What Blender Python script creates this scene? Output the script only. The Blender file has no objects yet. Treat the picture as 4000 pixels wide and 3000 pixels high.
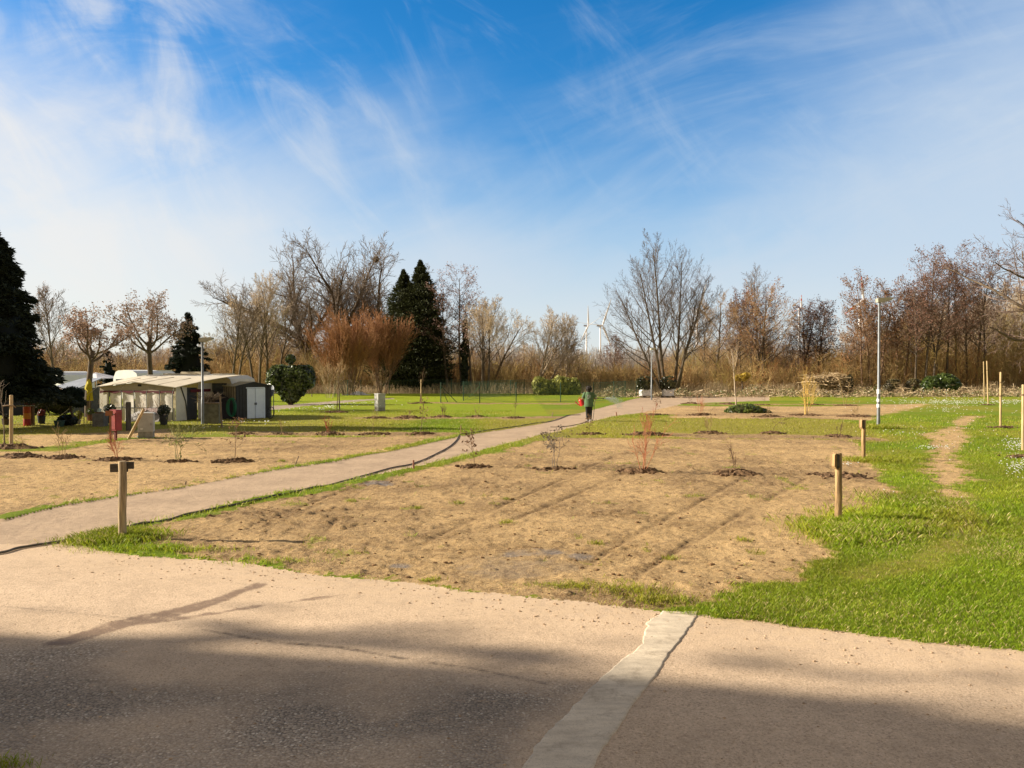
import bpy, bmesh, math, random
import numpy as np
from mathutils import Vector, Matrix, noise as mnoise

scene = bpy.context.scene
COL = scene.collection
R = math.radians
CAM_H = 2.35
F = 3004.0
PITCH = -math.atan(48 / F)
_c, _s = math.cos(PITCH), math.sin(PITCH)

# survey helpers: a point seen in the photograph (4000 x 3000) turned into metres in the world
def ray(px, py):
    u = (px - 2000) / F; v = -(py - 1500) / F
    return u, _c - v * _s, _s + v * _c
def gp(px, py):
    x, y, z = ray(px, py); t = -CAM_H / z
    return (x * t, y * t)
def at(px, py, d):
    x, y, z = ray(px, py); t = d / y
    return Vector((x * t, d, CAM_H + z * t))
def dg(pts):                      # list of ground points surveyed on the 2212-wide print
    return [gp(a * 1.80832, b * 1.80832) for a, b in pts]

# ---------------------------------------------------------------- scene objects
def link(o, parent=None):
    COL.objects.link(o)
    if parent is not None: o.parent = parent
    return o
def tag(o, label=None, cat=None, group=None, kind=None):
    if label: o['label'] = label
    if cat: o['category'] = cat
    if group: o['group'] = group
    if kind: o['kind'] = kind
    return o
def thing(name, label, cat, loc=(0, 0, 0), rz=0, group=None):
    o = bpy.data.objects.new(name, None); o.empty_display_size = .2
    o.location = loc; o.rotation_euler = (0, 0, rz)
    return tag(link(o), label, cat, group)
def copy_tree(o, parent=None):
    c = o.copy(); COL.objects.link(c)
    if parent is not None: c.parent = parent
    for ch in list(o.children): copy_tree(ch, c)
    return c
def mesh_np(name, v, faces, mat, parent=None, smooth=False, cols=None, k=None):
    """v (n,3) array; faces (m,k) array"""
    v = np.asarray(v, dtype=np.float32).reshape(-1, 3); f = np.asarray(faces, dtype=np.int32)
    me = bpy.data.meshes.new(name)
    me.vertices.add(len(v)); me.vertices.foreach_set('co', v.ravel())
    m, kk = f.shape
    me.loops.add(m * kk); me.loops.foreach_set('vertex_index', f.ravel())
    me.polygons.add(m)
    me.polygons.foreach_set('loop_start', np.arange(0, m * kk, kk, dtype=np.int32))
    me.polygons.foreach_set('loop_total', np.full(m, kk, dtype=np.int32))
    if smooth: me.polygons.foreach_set('use_smooth', np.ones(m, dtype=bool))
    if cols is not None:
        ca = me.color_attributes.new('Col', 'FLOAT_COLOR', 'POINT')
        c4 = np.ones((len(v), 4), dtype=np.float32); c4[:, :3] = cols
        ca.data.foreach_set('color', c4.ravel())
    me.update(calc_edges=True)
    if mat: me.materials.append(mat)
    o = bpy.data.objects.new(name, me)
    return link(o, parent)

class MB:
    """collects shapes, links them as one mesh object"""
    def __init__(s): s.v = []; s.f = []
    def add(s, vs, fs):
        b = len(s.v); s.v += [tuple(p) for p in vs]; s.f += [[b + i for i in f] for f in fs]; return s
    def box(s, c, sz, rz=0, M=None, bev=0.0):
        x, y, z = sz[0] / 2, sz[1] / 2, sz[2] / 2
        b = min(bev, x * .45, y * .45, z * .45)
        T = M if M is not None else Matrix.Translation(c) @ Matrix.Rotation(rz, 4, 'Z')
        if b <= 0:
            p = [(-x,-y,-z),(x,-y,-z),(x,y,-z),(-x,y,-z),(-x,-y,z),(x,-y,z),(x,y,z),(-x,y,z)]
            return s.add([T @ Vector(q) for q in p], [(3,2,1,0),(4,5,6,7),(0,1,5,4),(1,2,6,5),(2,3,7,6),(3,0,4,7)])
        bm = bmesh.new(); bmesh.ops.create_cube(bm, size=1)
        for w in bm.verts: w.co = Vector((w.co.x * sz[0], w.co.y * sz[1], w.co.z * sz[2]))
        bmesh.ops.bevel(bm, geom=bm.edges[:], offset=b, segments=2, affect='EDGES')
        bm.verts.index_update()
        s.add([T @ w.co for w in bm.verts], [[w.index for w in f.verts] for f in bm.faces]); bm.free(); return s
    def tube(s, pts, rad, n=8, cap=True):
        pts = [Vector(p) for p in pts]
        rs = rad if isinstance(rad, (list, tuple)) else [rad] * len(pts)
        rings = []; ref = None
        for i, p in enumerate(pts):
            a = pts[max(i - 1, 0)]; b = pts[min(i + 1, len(pts) - 1)]
            t = (b - a)
            t = t.normalized() if t.length > 1e-9 else Vector((0, 0, 1))
            if ref is None: ref = Vector((1, 0, 0)) if abs(t.x) < .8 else Vector((0, 1, 0))
            u = (ref - t * ref.dot(t)).normalized(); ref = u; w = t.cross(u)
            rr = rs[i]; ra, rb = rr if isinstance(rr, tuple) else (rr, rr)
            rings.append([p + u * (math.cos(2 * math.pi * k / n) * ra) + w * (math.sin(2 * math.pi * k / n) * rb) for k in range(n)])
        vs = [q for r_ in rings for q in r_]; fs = []
        for i in range(len(pts) - 1):
            for k in range(n):
                fs.append((i*n + k, i*n + (k+1) % n, (i+1)*n + (k+1) % n, (i+1)*n + k))
        if cap: fs.append(tuple(reversed(range(n)))); fs.append(tuple((len(pts)-1)*n + k for k in range(n)))
        return s.add(vs, fs)
    def lathe(s, prof, c=(0, 0, 0), n=16, ax=None):
        T = ax if ax is not None else Matrix.Translation(c)
        vs = [T @ Vector((r * math.cos(2*math.pi*k/n), r * math.sin(2*math.pi*k/n), z)) for r, z in prof for k in range(n)]
        fs = [(i*n + k, i*n + (k+1) % n, (i+1)*n + (k+1) % n, (i+1)*n + k) for i in range(len(prof)-1) for k in range(n)]
        if prof[0][0] > 1e-4: fs.append(tuple(reversed(range(n))))
        if prof[-1][0] > 1e-4: fs.append(tuple((len(prof)-1)*n + k for k in range(n)))
        return s.add(vs, fs)
    def prism(s, poly, a, b, M=None):
        """poly in (x,z); extruded along y from a to b"""
        T = M if M is not None else Matrix.Identity(4); n = len(poly)
        vs = [T @ Vector((x, a, z)) for x, z in poly] + [T @ Vector((x, b, z)) for x, z in poly]
        fs = [tuple(range(n)), tuple(reversed(range(n, 2*n)))] + [(i, n+i, n+(i+1) % n, (i+1) % n) for i in range(n)]
        return s.add(vs, fs)
    def ell(s, c, r, nu=12, nv=8, rot=None):
        Mx = Matrix.Translation(c) @ (rot.to_4x4() if rot is not None else Matrix.Identity(4))
        vs = []; fs = []
        for i in range(nv + 1):
            a = math.pi * i / nv
            for k in range(nu):
                b = 2 * math.pi * k / nu
                vs.append(Mx @ Vector((r[0]*math.sin(a)*math.cos(b), r[1]*math.sin(a)*math.sin(b), -r[2]*math.cos(a))))
        for i in range(nv):
            for k in range(nu): fs.append((i*nu+k, i*nu+(k+1) % nu, (i+1)*nu+(k+1) % nu, (i+1)*nu+k))
        return s.add(vs, fs)
    def quad(s, a, b, c, d): return s.add([a, b, c, d], [(0, 1, 2, 3)])
    def build(s, name, mat, parent=None, smooth=False, weld=True):
        me = bpy.data.meshes.new(name); me.from_pydata(s.v, [], s.f)
        bm = bmesh.new(); bm.from_mesh(me)
        if weld: bmesh.ops.remove_doubles(bm, verts=bm.verts[:], dist=1e-5)
        bmesh.ops.recalc_face_normals(bm, faces=bm.faces[:])
        bm.to_mesh(me); bm.free()
        if smooth:
            me.polygons.foreach_set('use_smooth', np.ones(len(me.polygons), dtype=bool))
            try: me.set_sharp_from_angle(angle=R(40))
            except Exception: pass
        me.materials.append(mat)
        return link(bpy.data.objects.new(name, me), parent)

# ---------------------------------------------------------------- materials
class NT:
    def __init__(s, m):
        m.use_nodes = True; s.t = m.node_tree; s.t.nodes.clear()
    def n(s, kind, **kw):
        nd = s.t.nodes.new(kind)
        for k, v in kw.items():
            if k.startswith('i_'): nd.inputs[k[2:].replace('_', ' ')].default_value = v
            elif isinstance(k, str) and k.startswith('n') and k[1:].isdigit(): nd.inputs[int(k[1:])].default_value = v
            else: setattr(nd, k, v)
        return nd
    def l(s, a, b): s.t.links.new(a, b)
    def math(s, op, a, b=None, c=None, clamp=False):
        nd = s.t.nodes.new('ShaderNodeMath'); nd.operation = op; nd.use_clamp = clamp
        for i, x in enumerate((a, b, c)):
            if x is None: continue
            if hasattr(x, 'is_linked'): s.l(x, nd.inputs[i])
            else: nd.inputs[i].default_value = x
        return nd.outputs[0]
    def mix(s, fac, a, b, blend='MIX'):
        nd = s.t.nodes.new('ShaderNodeMix'); nd.data_type = 'RGBA'; nd.blend_type = blend
        for sock, x in ((nd.inputs[0], fac), (nd.inputs[6], a), (nd.inputs[7], b)):
            if hasattr(x, 'is_linked'): s.l(x, sock)
            elif isinstance(x, (int, float)): sock.default_value = x
            else: sock.default_value = (*x[:3], 1)
        return nd.outputs[2]
    def noise(s, vec, scale, detail=4, rough=.6, out=0):
        nd = s.n('ShaderNodeTexNoise'); nd.inputs['Scale'].default_value = scale
        nd.inputs['Detail'].default_value = detail; nd.inputs['Roughness'].default_value = rough
        if vec is not None: s.l(vec, nd.inputs['Vector'])
        return nd.outputs[out]
    def smooth(s, x, a, b, lo=0., hi=1.):
        nd = s.n('ShaderNodeMapRange'); nd.interpolation_type = 'SMOOTHSTEP'
        s.l(x, nd.inputs[0]); nd.inputs[1].default_value = a; nd.inputs[2].default_value = b
        nd.inputs[3].default_value = lo; nd.inputs[4].default_value = hi
        return nd.outputs[0]
    def attr(s, name, out='Fac'):
        nd = s.n('ShaderNodeAttribute'); nd.attribute_name = name; return nd.outputs[out]
MATS = {}
def mat(name, col, rough=.6, var=.25, scale=6, metal=0., bump=.0, spec=.4, stretch=None, rand=0., trans=0., col2=None):
    if name in MATS: return MATS[name]
    m = bpy.data.materials.new(name); N = NT(m); MATS[name] = m
    tc = N.n('ShaderNodeTexCoord').outputs['Object']
    if stretch:
        mp = N.n('ShaderNodeMapping'); mp.inputs['Scale'].default_value = stretch; N.l(tc, mp.inputs[0]); tc = mp.outputs[0]
    nz = N.noise(tc, scale, 5, .65)
    lo = tuple(c * (1 - var) for c in col); hi = tuple(min(1, c * (1 + var)) for c in (col2 or col))
    f = N.smooth(nz, .3, .7)
    c = N.mix(f, lo, hi)
    if rand:
        oi = N.n('ShaderNodeObjectInfo').outputs['Random']
        g = N.math('MULTIPLY_ADD', oi, 2 * rand, 1 - rand)
        cm = N.n('ShaderNodeCombineColor')
        for i in range(3): N.l(g, cm.inputs[i])
        c = N.mix(1., c, cm.outputs[0], 'MULTIPLY')
    b = N.n('ShaderNodeBsdfPrincipled'); N.l(c, b.inputs['Base Color'])
    rr = N.math('MULTIPLY_ADD', nz, .2, rough - .1, clamp=True); N.l(rr, b.inputs['Roughness'])
    b.inputs['Metallic'].default_value = metal; b.inputs['Specular IOR Level'].default_value = spec
    if bump:
        bp = N.n('ShaderNodeBump'); bp.inputs['Strength'].default_value = bump; bp.inputs['Distance'].default_value = .02
        N.l(N.noise(tc, scale * 4, 4, .7), bp.inputs['Height']); N.l(bp.outputs[0], b.inputs['Normal'])
    out = N.n('ShaderNodeOutputMaterial'); sh = b.outputs[0]
    if trans:
        tr = N.n('ShaderNodeBsdfTranslucent'); N.l(c, tr.inputs[0])
        mx = N.n('ShaderNodeMixShader'); mx.inputs[0].default_value = trans
        N.l(sh, mx.inputs[1]); N.l(tr.outputs[0], mx.inputs[2]); sh = mx.outputs[0]
    N.l(sh, out.inputs[0])
    return m
def vmat(name, rough=.7, trans=0., spec=.2, rand=0.):
    """colour from the mesh's Col attribute"""
    if name in MATS: return MATS[name]
    m = bpy.data.materials.new(name); N = NT(m); MATS[name] = m
    c = N.attr('Col', 'Color')
    if rand:
        oi = N.n('ShaderNodeObjectInfo').outputs['Random']
        g = N.math('MULTIPLY_ADD', oi, 2 * rand, 1 - rand)
        cm = N.n('ShaderNodeCombineColor')
        for i in range(3): N.l(g, cm.inputs[i])
        c = N.mix(1., c, cm.outputs[0], 'MULTIPLY')
    b = N.n('ShaderNodeBsdfPrincipled'); N.l(c, b.inputs['Base Color']); b.inputs['Roughness'].default_value = rough
    b.inputs['Specular IOR Level'].default_value = spec
    out = N.n('ShaderNodeOutputMaterial'); sh = b.outputs[0]
    if trans:
        tr = N.n('ShaderNodeBsdfTranslucent'); N.l(c, tr.inputs[0])
        mx = N.n('ShaderNodeMixShader'); mx.inputs[0].default_value = trans
        N.l(sh, mx.inputs[1]); N.l(tr.outputs[0], mx.inputs[2]); sh = mx.outputs[0]
    N.l(sh, out.inputs[0]); return m

# ---------------------------------------------------------------- numpy noise
def _hash(ix, iy, seed):
    n = (ix.astype(np.int64) * 374761393 + iy.astype(np.int64) * 668265263 + seed * 974634777) & 0x7fffffff
    n = ((n ^ (n >> 13)) * 1274126177) & 0x7fffffff
    n = n ^ (n >> 16)
    return (n & 0xffff) / 65535.0
def vn(x, y, seed=0):
    ix = np.floor(x); iy = np.floor(y); fx = x - ix; fy = y - iy
    fx = fx*fx*(3-2*fx); fy = fy*fy*(3-2*fy)
    a = _hash(ix, iy, seed); b = _hash(ix+1, iy, seed); c = _hash(ix, iy+1, seed); d = _hash(ix+1, iy+1, seed)
    return (a*(1-fx)+b*fx)*(1-fy) + (c*(1-fx)+d*fx)*fy
def fbm(x, y, seed=0, o=4):
    t = 0; a = .5; s = 0
    for i in range(o):
        t = t + a * vn(x * 2**i + 17.3*i, y * 2**i - 9.1*i, seed + i); s += a; a *= .5
    return t / s
def sstep(a, b, x):
    t = np.clip((x - a) / (b - a), 0, 1); return t*t*(3-2*t)
def sdf(poly, X, Y):
    """signed distance to polygon, negative inside"""
    d = np.full(X.shape, 1e9); ins = np.zeros(X.shape, dtype=bool); n = len(poly)
    for i in range(n):
        ax, ay = poly[i]; bx, by = poly[(i+1) % n]
        ex, ey = bx-ax, by-ay; L = ex*ex+ey*ey + 1e-12
        t = np.clip(((X-ax)*ex + (Y-ay)*ey)/L, 0, 1)
        d = np.minimum(d, (X-ax-t*ex)**2 + (Y-ay-t*ey)**2)
        if ay != by:
            c = ((ay > Y) != (by > Y)) & (X < (bx-ax)*(Y-ay)/(by-ay) + ax); ins ^= c
    d = np.sqrt(d); return np.where(ins, -d, d)
def pdist(line, X, Y):
    d = np.full(X.shape, 1e9)
    for i in range(len(line)-1):
        ax, ay = line[i]; bx, by = line[i+1]; ex, ey = bx-ax, by-ay; L = ex*ex+ey*ey + 1e-12
        t = np.clip(((X-ax)*ex + (Y-ay)*ey)/L, 0, 1)
        d = np.minimum(d, (X-ax-t*ex)**2 + (Y-ay-t*ey)**2)
    return np.sqrt(d)

# ---------------------------------------------------------------- camera, light, sky
cam = bpy.data.cameras.new('camera'); cam.sensor_width = 36; cam.lens = 36 * F / 4000; cam.clip_end = 9000; cam.clip_start = .1
co = bpy.data.objects.new('camera', cam); link(co); co.location = (0, 0, CAM_H)
co.rotation_euler = (math.pi/2 + PITCH, 0, 0)
scene.camera = co
SUN = Vector((-2.46, .13, 1.07)).normalized()
EL = math.asin(SUN.z); AZ = math.atan2(SUN.x, SUN.y)       # compass angle from +y towards +x
sl = bpy.data.lights.new('sun', 'SUN'); sl.energy = 5.0; sl.angle = R(.6); sl.color = (1, .89, .71)
so = bpy.data.objects.new('sun', sl); link(so); so.rotation_euler = (-SUN).to_track_quat('-Z', 'Y').to_euler(); so.location = SUN * 60

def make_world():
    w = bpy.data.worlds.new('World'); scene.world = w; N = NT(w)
    g = N.n('ShaderNodeTexCoord').outputs['Generated']
    sky = N.n('ShaderNodeTexSky'); sky.sky_type = 'NISHITA'; sky.sun_disc = False
    sky.sun_elevation = EL; sky.sun_rotation = AZ
    sky.air_density = 1.1; sky.dust_density = .4; sky.ozone_density = 3.2; sky.altitude = 100
    sep = N.n('ShaderNodeSeparateXYZ'); N.l(g, sep.inputs[0])
    X, Y, Z = sep.outputs
    hs = N.n('ShaderNodeHueSaturation'); hs.inputs['Saturation'].default_value = 1.40
    N.l(sky.outputs[0], hs.inputs['Color'])
    blue = N.mix(1., hs.outputs[0], SKY_T, 'MULTIPLY')
    az = N.math('DIVIDE', X, N.math('MAXIMUM', Y, .25))                 # left -, right +
    # cirrus: drawn-out noise over azimuth and elevation
    el = N.math('DIVIDE', Z, N.math('MAXIMUM', Y, .25))
    cb = N.n('ShaderNodeCombineXYZ'); N.l(az, cb.inputs[0]); N.l(el, cb.inputs[1])
    def layer(rot, sc, loc, scale, detail, rough, dist=.6):
        mp = N.n('ShaderNodeMapping'); mp.vector_type = 'TEXTURE'; mp.inputs['Rotation'].default_value = (0, 0, R(rot)); mp.inputs['Scale'].default_value = (*sc, 1)
        mp.inputs['Location'].default_value = loc; N.l(cb.outputs[0], mp.inputs[0])
        nd = N.n('ShaderNodeTexNoise'); nd.inputs['Scale'].default_value = scale; nd.inputs['Detail'].default_value = detail
        nd.inputs['Roughness'].default_value = rough; nd.inputs['Distortion'].default_value = dist; N.l(mp.outputs[0], nd.inputs['Vector'])
        return nd.outputs[0]
    streak = layer(-9, (1.0, .33), (3.1, .4, 0), 3.4, 9, .60, .8)
    streak2 = layer(19, (1.15, .26), (7.7, 2.2, 0), 2.6, 9, .60, .8)
    wisp = layer(128, (.9, .36), (1.7, 4.2, 0), 3.6, 9, .60, 1.2)
    big = layer(0, (1, .6), (1.3, 5.2, 0), 2.6, 4, .5, .3)
    left = N.smooth(az, .12, -.60); right = N.smooth(az, .15, .70)
    # top of the milky haze: low in the middle, climbing to both sides
    top = N.math('ADD', .20, N.math('ADD', N.math('MULTIPLY', right, .17), N.math('MULTIPLY', left, .095)))
    top = N.math('ADD', top, N.math('MULTIPLY', N.math('SUBTRACT', big, .5), .22))
    top = N.math('ADD', top, N.math('MULTIPLY', N.math('SUBTRACT', streak2, .5), .16))
    rel = N.math('SUBTRACT', top, Z)
    haze = N.smooth(rel, -.17, .15)
    sL = N.math('ADD', N.math('MULTIPLY', streak, .5), N.math('MULTIPLY', wisp, .5))
    vL = N.math('ADD', sL, N.math('MULTIPLY', left, .20)); mL = N.math('MULTIPLY', N.smooth(vL, .58, .84), left)
    vR = N.math('ADD', streak2, N.math('MULTIPLY', N.smooth(Z, .5, .2), .12)); mR = N.math('MULTIPLY', N.math('MULTIPLY', N.smooth(vR, .58, .90), N.smooth(az, -.1, .5)), .45)
    thin = N.math('MULTIPLY', N.smooth(N.math('ADD', wisp, N.math('MULTIPLY', N.smooth(Z, .6, .2), .12)), .56, .90), .30)
    m = N.math('SUBTRACT', 1., N.math('MULTIPLY', N.math('MULTIPLY', N.math('SUBTRACT', 1., N.math('MULTIPLY', haze, .86)), N.math('SUBTRACT', 1., N.math('MULTIPLY', mL, .58))), N.math('MULTIPLY', N.math('SUBTRACT', 1., mR), N.math('SUBTRACT', 1., thin))))
    ccol = N.mix(left, (CLOUD*.76, CLOUD*.87, CLOUD*1.0), (CLOUD*1.10, CLOUD*1.07, CLOUD*1.03))
    ccol = N.mix(N.math('MULTIPLY', N.smooth(Z, .16, .0), .6), ccol, (CLOUD*1.04, CLOUD*1.03, CLOUD*1.0))
    # overhead and behind the camera the clouds give way to an added cream fill layer
    clear = N.math('MULTIPLY', N.smooth(Z, .62, .40), N.smooth(Y, -.25, .25))
    c = N.mix(N.math('MULTIPLY', N.math('MULTIPLY', m, .97), clear), blue, ccol)
    fill_veil = N.math('SUBTRACT', 1., N.math('MULTIPLY', N.smooth(Z, .85, .48), N.smooth(Y, -.3, .2)))
    c = N.mix(fill_veil, c, (CLOUD*1.12, CLOUD*.98, CLOUD*.80))  # unseen part of the sky, coloured only to warm the fill light
    dk = N.math('MULTIPLY', N.math('MULTIPLY_ADD', N.smooth(Z, .80, .40), .55, .45), N.math('MULTIPLY_ADD', N.smooth(Y, -.3, .2), .45, .55))  # dims the unseen sky to weaken its fill light
    dkc = N.n('ShaderNodeCombineColor')
    for i in range(3): N.l(dk, dkc.inputs[i])
    c = N.mix(1., c, dkc.outputs[0], 'MULTIPLY')
    bg = N.n('ShaderNodeBackground'); bg.inputs[1].default_value = .072; N.l(c, bg.inputs[0])
    N.l(bg.outputs[0], N.n('ShaderNodeOutputWorld').inputs[0])
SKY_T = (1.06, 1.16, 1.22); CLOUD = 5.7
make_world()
scene.view_settings.view_transform = 'Standard'
try: scene.view_settings.look = 'None'
except Exception: pass
scene.view_settings.exposure = 0
scene.render.engine = 'CYCLES'
scene.cycles.use_denoising = True
scene.cycles.film_exposure = 2.0
scene.cycles.max_bounces = 5; scene.cycles.diffuse_bounces = 3; scene.cycles.transparent_max_bounces = 12
scene.cycles.sample_clamp_indirect = 6
# ================================================================ GROUND
def build_ground():
    ys = [1.5]
    while ys[-1] < 84: ys.append(ys[-1] + min(max(ys[-1]*.0042, .017), .17))
    ys = np.array(ys); ts = np.linspace(-.95, .95, 860)
    Y, T = np.meshgrid(ys, ts, indexing='ij'); X = T * (Y + 6)
    nr, nc = X.shape
    n_a = fbm(X*1.1, Y*1.1, 3) - .5; n_b = fbm(X*5, Y*5, 11) - .5; n_c = fbm(X*.3, Y*.3, 21) - .5; n_d = fbm(X*22, Y*22, 31, 3) - .5
    # ---- outlines surveyed from the print
    road_edge = dg([(-900, 1085), (-300, 1108), (0, 1124)]) [:0] + dg([(140, 1174), (276, 1197), (406, 1205), (536, 1215), (663, 1239), (873, 1255), (1013, 1276), (1188, 1293), (1328, 1312), (1430, 1320), (1508, 1327), (1600, 1338), (1800, 1363), (2000, 1383), (2212, 1405), (2600, 1448)])
    x0, y0 = road_edge[0]
    road = [(-30, y0 - 1.2), (x0 - 3, y0 - .2)] + road_edge + [(30, road_edge[-1][1] - 3), (30, -10), (-30, -10)]
    pl = dg([(0, 1124), (130, 1093), (260, 1072), (390, 1052), (520, 1028), (595, 1015), (719, 998), (769, 987), (873, 968), (994, 943), (1101, 926), (1171, 915), (1224, 898), (1294, 882), (1328, 873), (1364, 863), (1392, 857)])
    pr = dg([(1660, 866), (1480, 872), (1420, 884), (1381, 892), (1328, 899), (1276, 912), (1206, 931), (1136, 948), (1048, 971), (978, 989), (891, 1010), (769, 1036), (663, 1057), (617, 1063), (520, 1083), (422, 1107), (325, 1127), (227, 1146), (140, 1173)])
    path = [(-14, pl[0][1] - 1.6)] + pl + dg([(1480, 853), (1660, 853)]) + pr + [(x0 - 4, y0 - .6), (-14, y0 - 1.5)]
    bed_front = dg([(299, 1170), (283, 1147), (406, 1122), (520, 1096), (617, 1077), (719, 1060), (769, 1045), (891, 1020), (978, 1001), (1066, 980), (1153, 955), (1206, 946), (1500, 948), (1850, 951), (1868, 985), (1872, 997), (1928, 1040), (1940, 1071), (1895, 1095), (1819, 1120), (1781, 1144), (1802, 1190), (1735, 1249), (1600, 1275), (1508, 1322), (1328, 1316), (1188, 1296), (1013, 1280), (873, 1258), (663, 1242), (536, 1217), (406, 1207)])
    bed_left = [(-22, 14.5), (-22, 25.5)] + dg([(0, 976), (130, 976), (195, 962), (279, 949), (357, 946), (487, 944), (719, 945), (870, 943), (968, 941), (905, 955), (769, 981), (719, 993), (595, 1011), (520, 1023), (390, 1047), (260, 1068), (130, 1089), (0, 1120)]) + [(-14, pl[0][1] - 1.2)]
    bed_far = dg([(1392, 872), (1420, 876), (1582, 878), (1800, 878), (1998, 872), (1960, 884), (1875, 909), (1800, 906), (1582, 904), (1480, 903), (1380, 890)])
    track = dg([(2070, 899), (2130, 899), (2100, 912), (2075, 930), (2095, 950), (2060, 975), (2075, 1000), (2110, 1035), (2070, 1050), (2085, 1090), (2085, 1112), (2055, 1112), (2045, 1080), (2030, 1055), (1995, 1020), (2005, 985), (2020, 950), (1990, 940), (2050, 925)])
    trk2 = dg([(2066, 1105), (2078, 1150), (2055, 1180), (1998, 1210), (1928, 1228), (1850, 1243)])
    strips = [dg(p) for p in ([(800, 903), (900, 904), (1060, 903), (1230, 902)], [(940, 870), (1020, 872), (1240, 872)], [(1420, 938), (1520, 943), (1690, 943), (1840, 948)], [(520, 937), (720, 938), (930, 938)], [(1460, 872), (1580, 874), (1760, 874), (1900, 874)])]
    patch = dg([(30, 940), (200, 935), (380, 925), (420, 948), (250, 950), (60, 968)])
    gpath = dg([(560, 879), (640, 873), (700, 868), (760, 864), (850, 860), (850, 863), (760, 868), (700, 874), (640, 880), (570, 888)])
    conc = dg([(1430, 1317), (1512, 1322), (1496, 1350), (1470, 1385), (1440, 1425), (1400, 1480), (1340, 1570), (1283, 1662), (1245, 1720), (1075, 1720), (1115, 1660), (1170, 1595), (1230, 1530), (1300, 1460), (1352, 1415), (1385, 1390), (1396, 1345)])
    conc = conc
    w1 = n_a*.30 + n_b*.12
    d_road = sdf(road, X, Y) + n_b*.09 + n_a*.16 + n_d*.05
    d_path = sdf(path, X, Y) + n_b*.14 + n_a*.10
    d_conc = sdf(conc, X, Y) + n_b*.05 + n_d*.05
    isroad = d_road < 0
    isconc = np.zeros(X.shape, bool)
    ispath = (d_path < 0) & ~isroad & ~isconc
    isroad = isroad & ~isconc
    # ---- cover of grass
    far = np.clip(Y/25, .6, 3)
    def inside(poly, amp, soft):
        s_ = sdf(poly, X, Y) + (n_a*1.3 + n_b*1.4 + n_d*.9 + n_c*.8)*amp
        return sstep(soft, -soft, s_)
    b1 = inside(bed_front, .42, .24); b2 = inside(bed_left, .45, .25); b3 = inside(bed_far, .9, .6)
    tr = sstep(.40, -.25, sdf(track, X, Y) + (n_a*2.2 + n_b*1.6)*.55) * np.clip(.86 + 1.6*n_a + 1.2*n_b, 0, 1)
    pt = inside(patch, .8, .8) * .75
    t2 = sstep(.55, .1, pdist(trk2, X, Y) + n_a*.4) * .34
    st = np.zeros_like(X)
    for s_ in strips: st = np.maximum(st, sstep(1.5, .35, pdist(s_, X, Y) + n_a*1.8 + n_b*.6) * .85)
    soil = np.maximum.reduce([b1, b2, b3, tr, pt, t2, st*.9])
    gravel = inside(gpath, .4, .3)
    # thin grass creeping into the front bed near the road on the right
    rx = sstep(-1.6, 3.0, X + (7.6 - Y)*.8) * sstep(10.2, 7.2, Y + n_a)
    creep = rx * (.42 + 1.7*n_a + 1.1*n_b)
    tuft = sstep(.66, .76, fbm(X*1.6, Y*1.6, 77, 3)) * sstep(9.3, 8.0, Y + .18*X) * .9
    fleck = sstep(.68, .78, fbm(X*2.2, Y*2.2, 91, 3)) * .62
    grass = 1 - soil
    grass = np.clip(np.maximum(grass, b1*np.maximum(np.clip(creep, 0, .8), tuft)), 0, 1)
    grass = np.clip(np.maximum(grass, np.maximum(b1, b2)*fleck*.8), 0, 1)
    # lawns further back are thinner, with straw showing
    olive_r = sstep(0, 1, sstep(24, 27, Y) * sstep(41, 37, Y)) * sstep(-2.5, -.5, X + (Y-24)*-.02)*sstep(14, 12, X - (Y-26)*.25)
    olive_l = sstep(27, 29, Y)*sstep(44, 40, Y)*sstep(-3, -6, X)
    olive = np.maximum(olive_r, olive_l*.75)
    green = np.clip(.62 + n_c*1.1 + n_a*.5 - olive*.55 - t2*.6 - sstep(.1, .8, soil)*.15, 0, 1)
    green = np.clip(green - rx*b1*.55, 0, 1)
    lushz = sstep(3.6, 4.6, X) * sstep(16, 13, Y) * (1 - t2)
    green = np.clip(green + lushz*.25, 0, 1)
    bright = sstep(38, 44, Y)*(X < 2)*.6 + sstep(60, 64, Y)*.3
    damp = np.clip(.35 + n_c*1.2 + n_a*.9, 0, 1)
    damp = np.maximum(damp, st*.9)*(1-.85*np.clip(tr, 0, 1))
    bx, by = gp(1900*1.0, 2230)
    wetspot = np.zeros_like(X)
    for px, py, rw, rh in ((2110, 2160, 150, 18), (2260, 2170, 60, 14), (1480, 1890, 80, 12), (1560, 2210, 45, 8), (2010, 2210, 230, 40)):
        cx, cy = gp(px, py); hx = abs(gp(px+rw, py)[0]-cx); hy = abs(gp(px, py-rh)[1]-cy)
        q = ((X-cx)/hx)**2 + ((Y-cy)/hy)**2
        wetspot = np.maximum(wetspot, sstep(1.3, .2, q + n_b*2.2 + n_a*1.2) * (1. if rw < 200 else .45))
    damp = np.clip(np.maximum(damp, sstep(8.9, 7.6, Y + .12*X + n_a*1.5)*b1*.8), 0, 1)
    # tyre marks pressed into the front bed
    tyre = np.zeros_like(X); groove = np.zeros_like(X)
    for ln in ([(560, 1130), (690, 1080), (800, 1040)], [(885, 1190), (1000, 1130), (1100, 1085), (1230, 1030), (1330, 985)], [(1060, 1140), (1180, 1095), (1290, 1048), (1400, 1000)], [(1250, 1230), (1380, 1150), (1520, 1080), (1610, 1030)], [(1380, 1240), (1500, 1165), (1640, 1090), (1740, 1035)], [(660, 1190), (700, 1150), (730, 1120)], [(560, 1110), (900, 1095), (1250, 1108), (1500, 1130)], [(620, 1150), (900, 1190), (1200, 1180), (1500, 1205)]):
        dd = pdist(dg(ln), X, Y) + n_a*.12
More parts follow.
